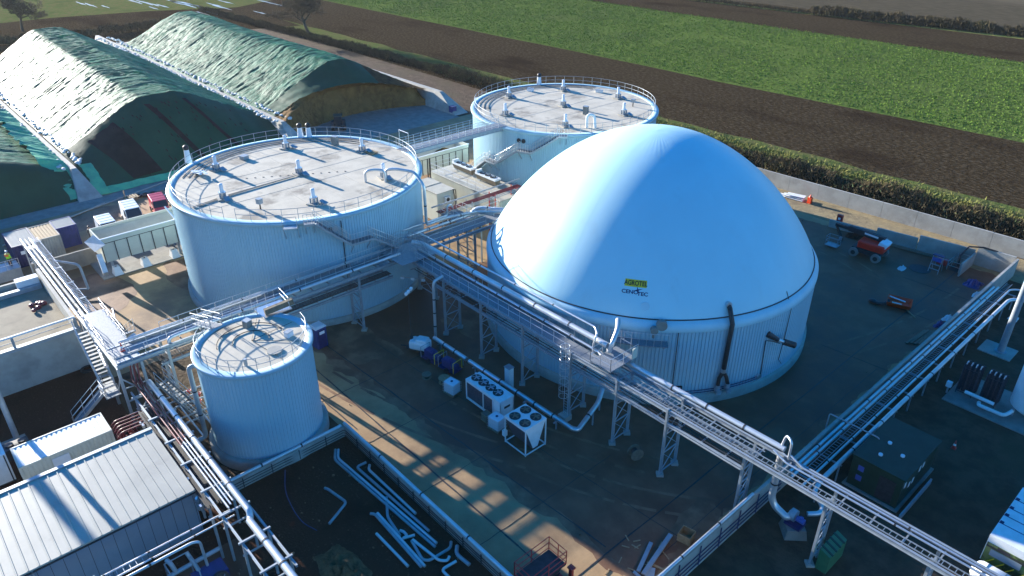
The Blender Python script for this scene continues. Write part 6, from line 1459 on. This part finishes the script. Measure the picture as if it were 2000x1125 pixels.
def person(label, x, y, z, rz, top, trouser, helmet, scale=1.):
    t = thing('person', label, 'person', (x, y, z), rz)
    me = bpy.data.meshes.new('body'); V = [(0, 0, .95), (0, 0, 1.12), (0, 0, 1.36), (0, 0, 1.5), (.02, 0, 1.60), (.02, 0, 1.72), (0, .1, .9), (.03, .11, .5), (0, .12, .08), (.12, .12, .04), (0, -.1, .9), (-.03, -.11, .5), (-.02, -.12, .08), (.1, -.12, .04), (0, .2, 1.42), (.02, .26, 1.14), (.16, .2, .98), (0, -.2, 1.42), (.02, -.26, 1.14), (.16, -.2, .98)]
    E_ = [(0, 1), (1, 2), (2, 3), (3, 4), (4, 5), (0, 6), (6, 7), (7, 8), (8, 9), (0, 10), (10, 11), (11, 12), (12, 13), (2, 14), (14, 15), (15, 16), (2, 17), (17, 18), (18, 19)]
    R_ = [.16, .15, .18, .08, .075, .10, .10, .075, .055, .05, .10, .075, .055, .05, .075, .055, .04, .075, .055, .04]
    me.from_pydata([tuple(c*scale for c in v) for v in V], E_, []); o = bpy.data.objects.new('body', me); COL.objects.link(o); o.parent = t
    sk = o.modifiers.new('skin', 'SKIN'); sv = me.skin_vertices[0].data
    for i, r in enumerate(R_): sv[i].radius = (r*scale, r*scale)
    sv[0].use_root = True
    o.modifiers.new('sub', 'SUBSURF').levels = 1; o.modifiers['sub'].render_levels = 2; me.materials.append(M['skin'])
    b = MB(); b.lathe((0, 0, 0), [(.20*scale, .92*scale), (.21*scale, 1.1*scale), (.25*scale, 1.38*scale), (.20*scale, 1.46*scale), (.09*scale, 1.5*scale)], 14); 
    for s in (-1, 1): b.tube([(0, s*.2*scale, 1.42*scale), (.02, s*.27*scale, 1.14*scale), (.14*scale, s*.22*scale, 1.0*scale)], [.09*scale, .075*scale, .06*scale], 8)
    b.build('jacket', top, t, rel=False)
    b = MB()
    for s in (-1, 1): b.tube([(0, s*.1*scale, .96*scale), (.02, s*.11*scale, .5*scale), (0, s*.12*scale, .1*scale)], [.13*scale, .10*scale, .085*scale], 8)
    b.build('trousers', trouser, t, rel=False)
    b = MB(); b.sphere((.02, 0, 1.77*scale), .13*scale, 12, 8, (1.1, 1, .75)); b.build('helmet', helmet, t, rel=False)
    return t
p = person('person in green and orange hi-vis jacket and white helmet by the left blue container', -89.2, 7.3, 1.2, 2.2, 'hivis', 'denim', 'white_paint')
b = MB(); b.lathe((0, 0, 0), [(.262, 1.22), (.262, 1.42), (.21, 1.475)], 14); b.build('shoulder_band', 'hivis_orange', p, rel=False)
b = MB(); b.bx(-90.5, -88.2, 5.6, 8.0, 0, 1.2); b.build('platform_box', 'steel'); o = bpy.data.objects['platform_box']; o.name = 'work_platform'; tag(o, 'low steel work platform with a rail under the hi-vis worker', 'platform')
b = MB(); railing(b, [(-88.2, 5.6, 1.2), (-88.2, 6.8, 1.2), (-88.2, 8.0, 1.2)], 1.1, .03); b.build('rail', 'steel_bright', o)
person('person in dark clothes standing between the vans and the blue container', -93.2, 16.3, 0, .5, 'denim', 'denim', 'rubber')
person('person in a red jacket in the shade under the walkway behind the dome', -52.4, 41.4, 0, 2.5, 'red_paint', 'denim', 'red_paint')
# ------------------------------------------------------------------ between the large tanks
t = feeder('solid_feeder', 'second beige hopper feeder with brown feed in it, between the large tanks', -84.5, -80.6, 54.8, 64.2, 1.7, 4.4, 8)
b = MB(); P, F = sheet_grid(fr(-84.3, -80.8, 14), fr(58, 64, 20), lambda x, y: (x, y, 2.6+1.4*max(0, 1-hypot(x+82.6, y-61.5)/3.2)+.12*noise.noise((x*2, y*2, 1)))); b.add(P, F, True); b.build('feed', 'silage', t)
t = thing('technical_building', 'low ribbed building with a railed flat roof between the large tanks', 'building', (-69.5, 57, 0))
b = MB()
n = 56
for i in range(n): x = -76+13.8*i/n; b.bx(x, x+.17, 54.12, 54.2, .1, 3.9)
b.bx(-76, -62.2, 54.2, 58.6, 0, 3.95)
n = 18
for i in range(n): y = 54.3+4.3*i/n; b.bx(-62.2, -62.12, y, y+.17, .1, 3.9)
b.build('wall', 'cream', t)
b = MB(); b.bx(-76.1, -62.1, 54.05, 58.7, 3.95, 4.05); b.build('roof', 'beige', t)
b = MB(); straight_rail(b, (-76, 54.15, 4.05), (-62.2, 54.15, 4.05), 1.5); straight_rail(b, (-76, 54.15, 4.05), (-76, 58.6, 4.05), 1.5); b.build('railing', 'steel_bright', t)
def drycooler(label, x, y):
    t = thing('roof_cooler', label, 'cooler', (x, y, 4.05), group='coolers on the low roof')
    b = MB(); b.box((0, 0, 1.1), (3.9, 1.0, .22)); b.box((-1.75, 0, 1.35), (.3, .9, .3)); b.build('top', 'white_paint', t, rel=False)
    b = MB(); b.add([(-1.9, -.5, 1.0), (1.9, -.5, 1.0), (1.9, -.15, .25), (-1.9, -.15, .25), (-1.9, .5, 1.0), (1.9, .5, 1.0), (1.9, .15, .25), (-1.9, .15, .25)], [(0, 3, 2, 1), (4, 5, 6, 7), (0, 4, 7, 3), (1, 2, 6, 5), (3, 7, 6, 2)]); b.build('coil', 'timber_old', t, rel=False)
    b = MB()
    for xx in (-1.7, 1.7): b.bar((xx, 0, 0), (xx, 0, .4), .5, .12)
    b.build('stand', 'steel', t, rel=False)
    for k in range(3):
        rg = MB(); bl = MB(); fan(rg, bl, -1.0+1.0*k, 0, 1.21, .36); f_ = rg.build('fan', 'rubber', t, rel=False); bl.build('fan_blade', 'steel', f_, rel=False)
    return t
dc = drycooler('white three-fan cooler on the low roof, farther left one', -72.4, 56.9)
dup(dc, (-67.4, 56.7, 4.05), 0, 'white three-fan cooler on the low roof, nearer the stair of the back tank')
t = thing('control_cabin', 'beige control cabin with an air conditioner between large tank and low building', 'cabin', (-71.5, 51.4, 0))
b = MB(); b.bx(-74.4, -69.2, 50.0, 52.6, .1, 3.9); b.build('wall', 'cream', t)
b = MB(); b.bx(-74.5, -69.1, 49.9, 52.7, 3.9, 4.0); b.bx(-72.0, -71.95, 49.9, 52.7, 4.0, 4.05); b.build('roof', 'beige', t)
b = MB(); b.box((-69.0, 51.4, 3.0), (.35, .8, .7)); ac = b.build('air_conditioner', 'white_paint', t); b = MB(); b.cyl((-68.83, 51.4, 3.0), (-68.79, 51.4, 3.0), .24, n=16); b.build('grille', 'dark', ac)
b = MB(); b.tube([(-69.1, 52.5, 3.9), (-69.1, 52.7, 2.5), (-69.1, 52.7, .2)], .06, 5); b.tube([(-69.0, 52.3, 4.0), (-69.0, 52.75, 3.9), (-68.9, 52.75, .3)], .06, 5); b.build('cable', 'rubber', t)
b = MB()
for y in (45.6, 46.0): b.tube([(-74.5, y+7, 0), (-74.5, y+7, 6.5)], .08, 6)
tag(b.build('cable_riser', 'rubber'), 'pair of black vertical cable risers beside the second feeder', 'cables')
rr_ = thing('red_pipe_rack', 'rack of dark red pipes from the control cabin towards the dome', 'pipe rack', (-63, 52, 0))
for k in range(4): MB().tube(bend([(-62.6+.22*k, 45.0, 5.2), (-62.6+.22*k, 57.5, 5.2), (-62.6+.22*k, 57.5, 4.2)], .2), .055, 6).build('pipe', 'maroon', rr_)
for y in (46, 49.5, 53, 56.5):
    b = MB()
    for x in (-62.8, -61.7): b.bar((x, y, 0), (x, y, 5.4), .09)
    b.bar((-62.8, y, 5.1), (-61.7, y, 5.1), .08); b.build('frame', 'red_paint' if y > 50 else 'steel', rr_)
b = MB(); b.bar((-62.9, 44.6, 5.7), (-62.9, 58, 5.7), .1, .14); ladder_tray(b, (-61.4, 45, 5.2), (-61.4, 57, 5.2), .4); b.build('cable_tray', 'steel', rr_)
t = thing('access_platform', 'steel platform with steps between control cabin and the rear walkway', 'platform', (-61, 47, 0))
b = MB(); b.bx(-62, -57.4, 45.2, 47.4, 5.0, 5.08); b.build('deck', 'grating', t); stair(t, (-65.6, 48.2, 2.2), (-62.0, 46.4, 5.0)); b = MB(); straight_rail(b, (-62, 45.2, 5.08), (-57.4, 45.2, 5.08), 1.2); straight_rail(b, (-62, 47.4, 5.08), (-57.4, 47.4, 5.08), 1.2); b.build('handrail', 'steel_bright', t)
for x, y in ((-61.9, 45.3), (-57.5, 45.3), (-61.9, 47.3), (-57.5, 47.3)): post(t, x, y, 5.0, .14)
pipe('gas_pipe', 'fat blue-grey pipe loop beside the dome behind the rear walkway', [(-58.5, 46.4, 5.6), (-58.2, 47.3, 6.4), (-56.0, 48.6, 6.5), (-54.2, 50.2, 6.4)], .26, 'pipe_clad', n=12, rb=.7, collars=2)
pipe('drop_pipe', 'pale inverted-U pipe standing in front of the bridge legs left of the trailer', [(-48.2, 35.0, 6.4), (-48.2, 34.0, 6.2), (-48.2, 33.9, 5.8), (-48.2, 33.8, .1)], .14, 'pipe_clad', n=10, rb=.5, collars=1.8)
for x, y, z in ((-55.9, 36.4, 3.2), (-55.4, 36.9, 3.3), (-56.4, 36.0, 3.2)):
    pass
t = thing('tractor', 'dark green tractor working at the brown silage face', 'tractor', (-112.2, 61.2, 0), 2.6)
b = MB(); b.box((.7, 0, 1.05), (1.6, .8, .7)); b.build('bonnet', 'green_paint', t, rel=False, bevel=.08)
b = MB(); b.box((-.7, 0, 1.8), (1.3, 1.3, 1.5)); b.build('cab', 'glass', t, rel=False, bevel=.06); b = MB(); b.box((-.7, 0, 2.6), (1.5, 1.5, .14)); b.build('roof', 'green_paint', t, rel=False, bevel=.05)
for s in (-1, 1):
    MB().cyl((-.8, s*.75, .85), (-.8, s*1.2, .85), .85, n=20).build('wheel', 'rubber', t, rel=False); MB().cyl((1.2, s*.75, .55), (1.2, s*1.05, .55), .55, n=18).build('wheel', 'rubber', t, rel=False)
b = MB(); b.bar((.6, .5, 1.3), (2.4, .5, .7), .12); b.bar((.6, -.5, 1.3), (2.4, -.5, .7), .12); b.box((2.7, 0, .5), (.7, 2.0, .6)); b.build('loader', 'dark', t, rel=False)
b = MB(); b.box((-106.5, 81.5, .7), (1.0, 1.0, 1.2)); o = tag(b.build('blue_tote', 'blue_paint'), 'blue box at the sunlit end of the far clamp wall', 'box'); b = MB(); b.box((-106.5, 81.5, 1.32), (1.06, 1.06, .06)); b.build('lid', 'navy', o)
MB().box((-85.0, 69.6, 4.6), (.5, .5, 9.2)).build('column', 'white_paint'); o = bpy.data.objects['column']; o.name = 'light_column'; tag(o, 'white square column standing at the left of the back tank', 'column')
# trestle lamps by the bridge junction
t = thing('flood_lights', 'pair of flood lights on the bridge leg below the junction', 'lights', (-54.2, 35.6, 4.4))
b = MB(); b.bar((-54.6, 34.6, 3.9), (-52.6, 36.0, 3.9), .07); b.build('arm', 'steel', t)
for p in ((-54.5, 34.7), (-53.6, 35.3), (-52.7, 35.9)): MB().box((p[0], p[1], 3.8), (.3, .22, .22), .6).build('lamp', 'plastic_white', t)
# fan-belt of litter and stones on the yards
b = MB()
for k in range(160):
    x, y = random.choice([(random.uniform(-60, -17), random.uniform(21, 86)), (random.uniform(-41, -20), random.uniform(8, 20))])
    if hypot(x-DC[0], y-DC[1]) < 16.5 or hypot(x-AC[0], y-AC[1]) < 14 or y < 10 and x > -31: continue
    s = random.uniform(.03, .11); b.sphere((x, y, .03+s*.3), s, 5, 3, (1, random.uniform(.6, 1.4), .6))
tag(b.build('stones', 'concrete_mid'), 'scattered stones and litter on yard and gravel', 'stones', kind='stuff')
# ------------------------------------------------------------------ hedges, verge tufts and bare trees
def tri_cloud(mb, c, n, s, up=.5, sp=(1, 1, 1)):
    for _ in range(n):
        p = Vector((c[0]+random.gauss(0, sp[0]), c[1]+random.gauss(0, sp[1]), max(.05, c[2]+random.gauss(0, sp[2]))))
        d = Vector((random.gauss(0, 1), random.gauss(0, 1), random.gauss(up, .7))).normalized()*s*random.uniform(.5, 1.5)
        q = d.cross(Vector((random.gauss(0, 1), random.gauss(0, 1), random.gauss(0, 1)))).normalized()*s*.16
        mb.add([p-q, p+q, p+d], [(0, 1, 2)])
def hedge(label, path, width, height, per_m, m='twig', s=.6, hv=.5, leaf=.0):
    b = MB(); lf = MB()
    for i in range(len(path)-1):
        (xa, ya), (xb, yb) = path[i], path[i+1]; L = hypot(xb-xa, yb-ya); n = int(L*per_m)
        for k in range(n):
            u = random.random(); x, y = xa+(xb-xa)*u, ya+(yb-ya)*u
            hh = height*(1+hv*noise.noise((x*.16, y*.16, 2))+.35*noise.noise((x*.6, y*.6, 4)))
            z = hh*random.random()**.8; w_ = width*(1-.35*z/max(hh, .1))
            p = Vector((x, y, z)); o_ = random.gauss(0, .42)*w_
            nx, ny = -(yb-ya)/L, (xb-xa)/L; p.x += nx*o_; p.y += ny*o_
            d = Vector((random.gauss(0, .6), random.gauss(0, .6), abs(random.gauss(.9, .4)))).normalized()*s*random.uniform(.5, 1.6)
            q = d.cross(Vector((random.gauss(0, 1), random.gauss(0, 1), .2))).normalized()*s*.11
            (lf if random.random() < leaf else b).add([p-q, p+q, p+d], [(0, 1, 2)])
    o = tag(b.build('hedge', m), label, 'hedge')
    if lf.v: lf.build('leaves', 'leaf', o)
hedge('dark scrubby hedge along the perimeter wall beyond the dome', [(-52, 97.6), (-30, 98.4), (0, 100.6), (30, 103)], 2.7, 2.1, 620, s=.48, leaf=.05)
hedge('scrub hedge between the muddy strip and the field, behind the back tank', [(-135, 98.6), (-100, 98.2), (-70, 98.4), (-52, 97.8)], 2.4, 1.8, 330, s=.5, leaf=.06)
hedge('thin clipped hedge running away past the right hand silage heap', [(-250, 92.5), (-190, 95.5), (-135, 98.5)], 1.4, 1.6, 170, s=.5)
hedge('far dark hedge beyond the ploughed strip at the top right', [(-118, 232), (-60, 241), (60, 258)], 4.0, 2.2, 260, s=.75)
hedge('low broken hedge at the top of the photo, left of the far dark hedge', [(-200, 223), (-118, 231.5)], 1.6, .9, 60, s=.7)
hedge('low hedge behind the middle silage heap at the top left', [(-232, 30), (-228, 75)], 3, 1.6, 90, s=.9)
# long yellowish grass along the hedge foot
b = MB()
for k in range(15000):
    x = random.uniform(-140, 25); y = 100.9+(x+140)*.028+abs(random.gauss(0, 1.6)); 
    d = Vector((random.gauss(0, .25), random.gauss(0, .25), random.uniform(.15, .5))); q = Vector((random.gauss(0, 1), random.gauss(0, 1), 0)).normalized()*.10
    p = Vector((x, y, .02)); b.add([p-q, p+q, p+d], [(0, 1, 2)])
tag(b.build('verge_grass', 'tuft'), 'long yellow-green grass along the field side of the hedges', 'grass', kind='stuff')
# rows of crop clumps, thickest where the field is nearest
b = MB()
for k in range(60000):
    x = random.uniform(-265, 0); y = random.uniform(134, 200); y += (x+250)*.03
    if noise.noise((x*.07, y*.07, 1)) < -.35 and random.random() < .6: continue
    s = random.uniform(.07, .17); p = Vector((x, y, 0))
    for j in range(2):
        a = random.uniform(0, pi); q = Vector((cos(a), sin(a), 0))*s; b.add([p-q, p+q, p+Vector((random.gauss(0, .1), random.gauss(0, .1), s*1.5))], [(0, 1, 2)])
tag(b.build('crop_plants', 'crop_leaf'), 'young green crop plants of the long field strip', 'crop', kind='stuff')
def bare_tree(label, x, y, h, seed, spread=.55):
    R_ = random.Random(seed); t = thing('bare_tree', label, 'tree', (x, y, 0)); tr = MB(); cr = MB()
    def grow(p, d, L, r, lev):
        pts = [p]; rs = [r]; n = 4
        for i in range(n):
            d = (d+Vector((R_.gauss(0, .13), R_.gauss(0, .13), R_.gauss(.03, .08)))).normalized(); p = p+d*(L/n); pts.append(p); rs.append(max(.042, r*(1-.45*(i+1)/n)))
        (tr if lev == 0 else cr).tube(pts, rs, 7 if lev < 2 else (4 if lev < 4 else 3), cap=False)
        if lev >= 5: return
        k = (6 if lev == 0 else R_.choice((4, 5)) if lev < 4 else 5)
        for i in range(k):
            j = R_.choice((2, 3, 4)) if lev else R_.choice((3, 4)); a = R_.uniform(0, 2*pi); o_ = d.orthogonal().normalized(); o_.rotate(Matrix.Rotation(a, 3, d))
            nd = (d*R_.uniform(.55, 1.0)+o_*R_.uniform(.5, 1.0)*(1.25*spread/.55)).normalized(); nd.z = max(nd.z, -.12)
            grow(pts[j], nd.normalized(), L*R_.uniform(.55, .78), rs[j]*.62, lev+1)
    grow(Vector((x, y, 0)), Vector((0, 0, 1)), h*.30, h*.026, 0)
    tr.build('trunk', 'bark', t); cr.build('crown', 'bark', t)
bare_tree('bare winter tree on the hedge line beyond the right silage heap', -186, 96.2, 20, 5, .62)
bare_tree('bare spreading winter tree at the top left photo corner', -250, 42.5, 15, 9, .85)
# ------------------------------------------------------------------ thin haze volume, added to lift the dark shade
hz = bpy.data.materials.new('haze'); hz.use_nodes = True; t_ = hz.node_tree; t_.nodes.clear()
pv = t_.nodes.new('ShaderNodeVolumePrincipled'); om = t_.nodes.new('ShaderNodeOutputMaterial')
pv.inputs['Density'].default_value = .00006; pv.inputs['Color'].default_value = (.95, .95, .95, 1); pv.inputs['Anisotropy'].default_value = .3
t_.links.new(pv.outputs[0], om.inputs['Volume']); M['haze'] = hz
o = MB().bx(-900, 120, -400, 900, -1, 46).build('haze', 'haze'); o['kind'] = 'stuff'
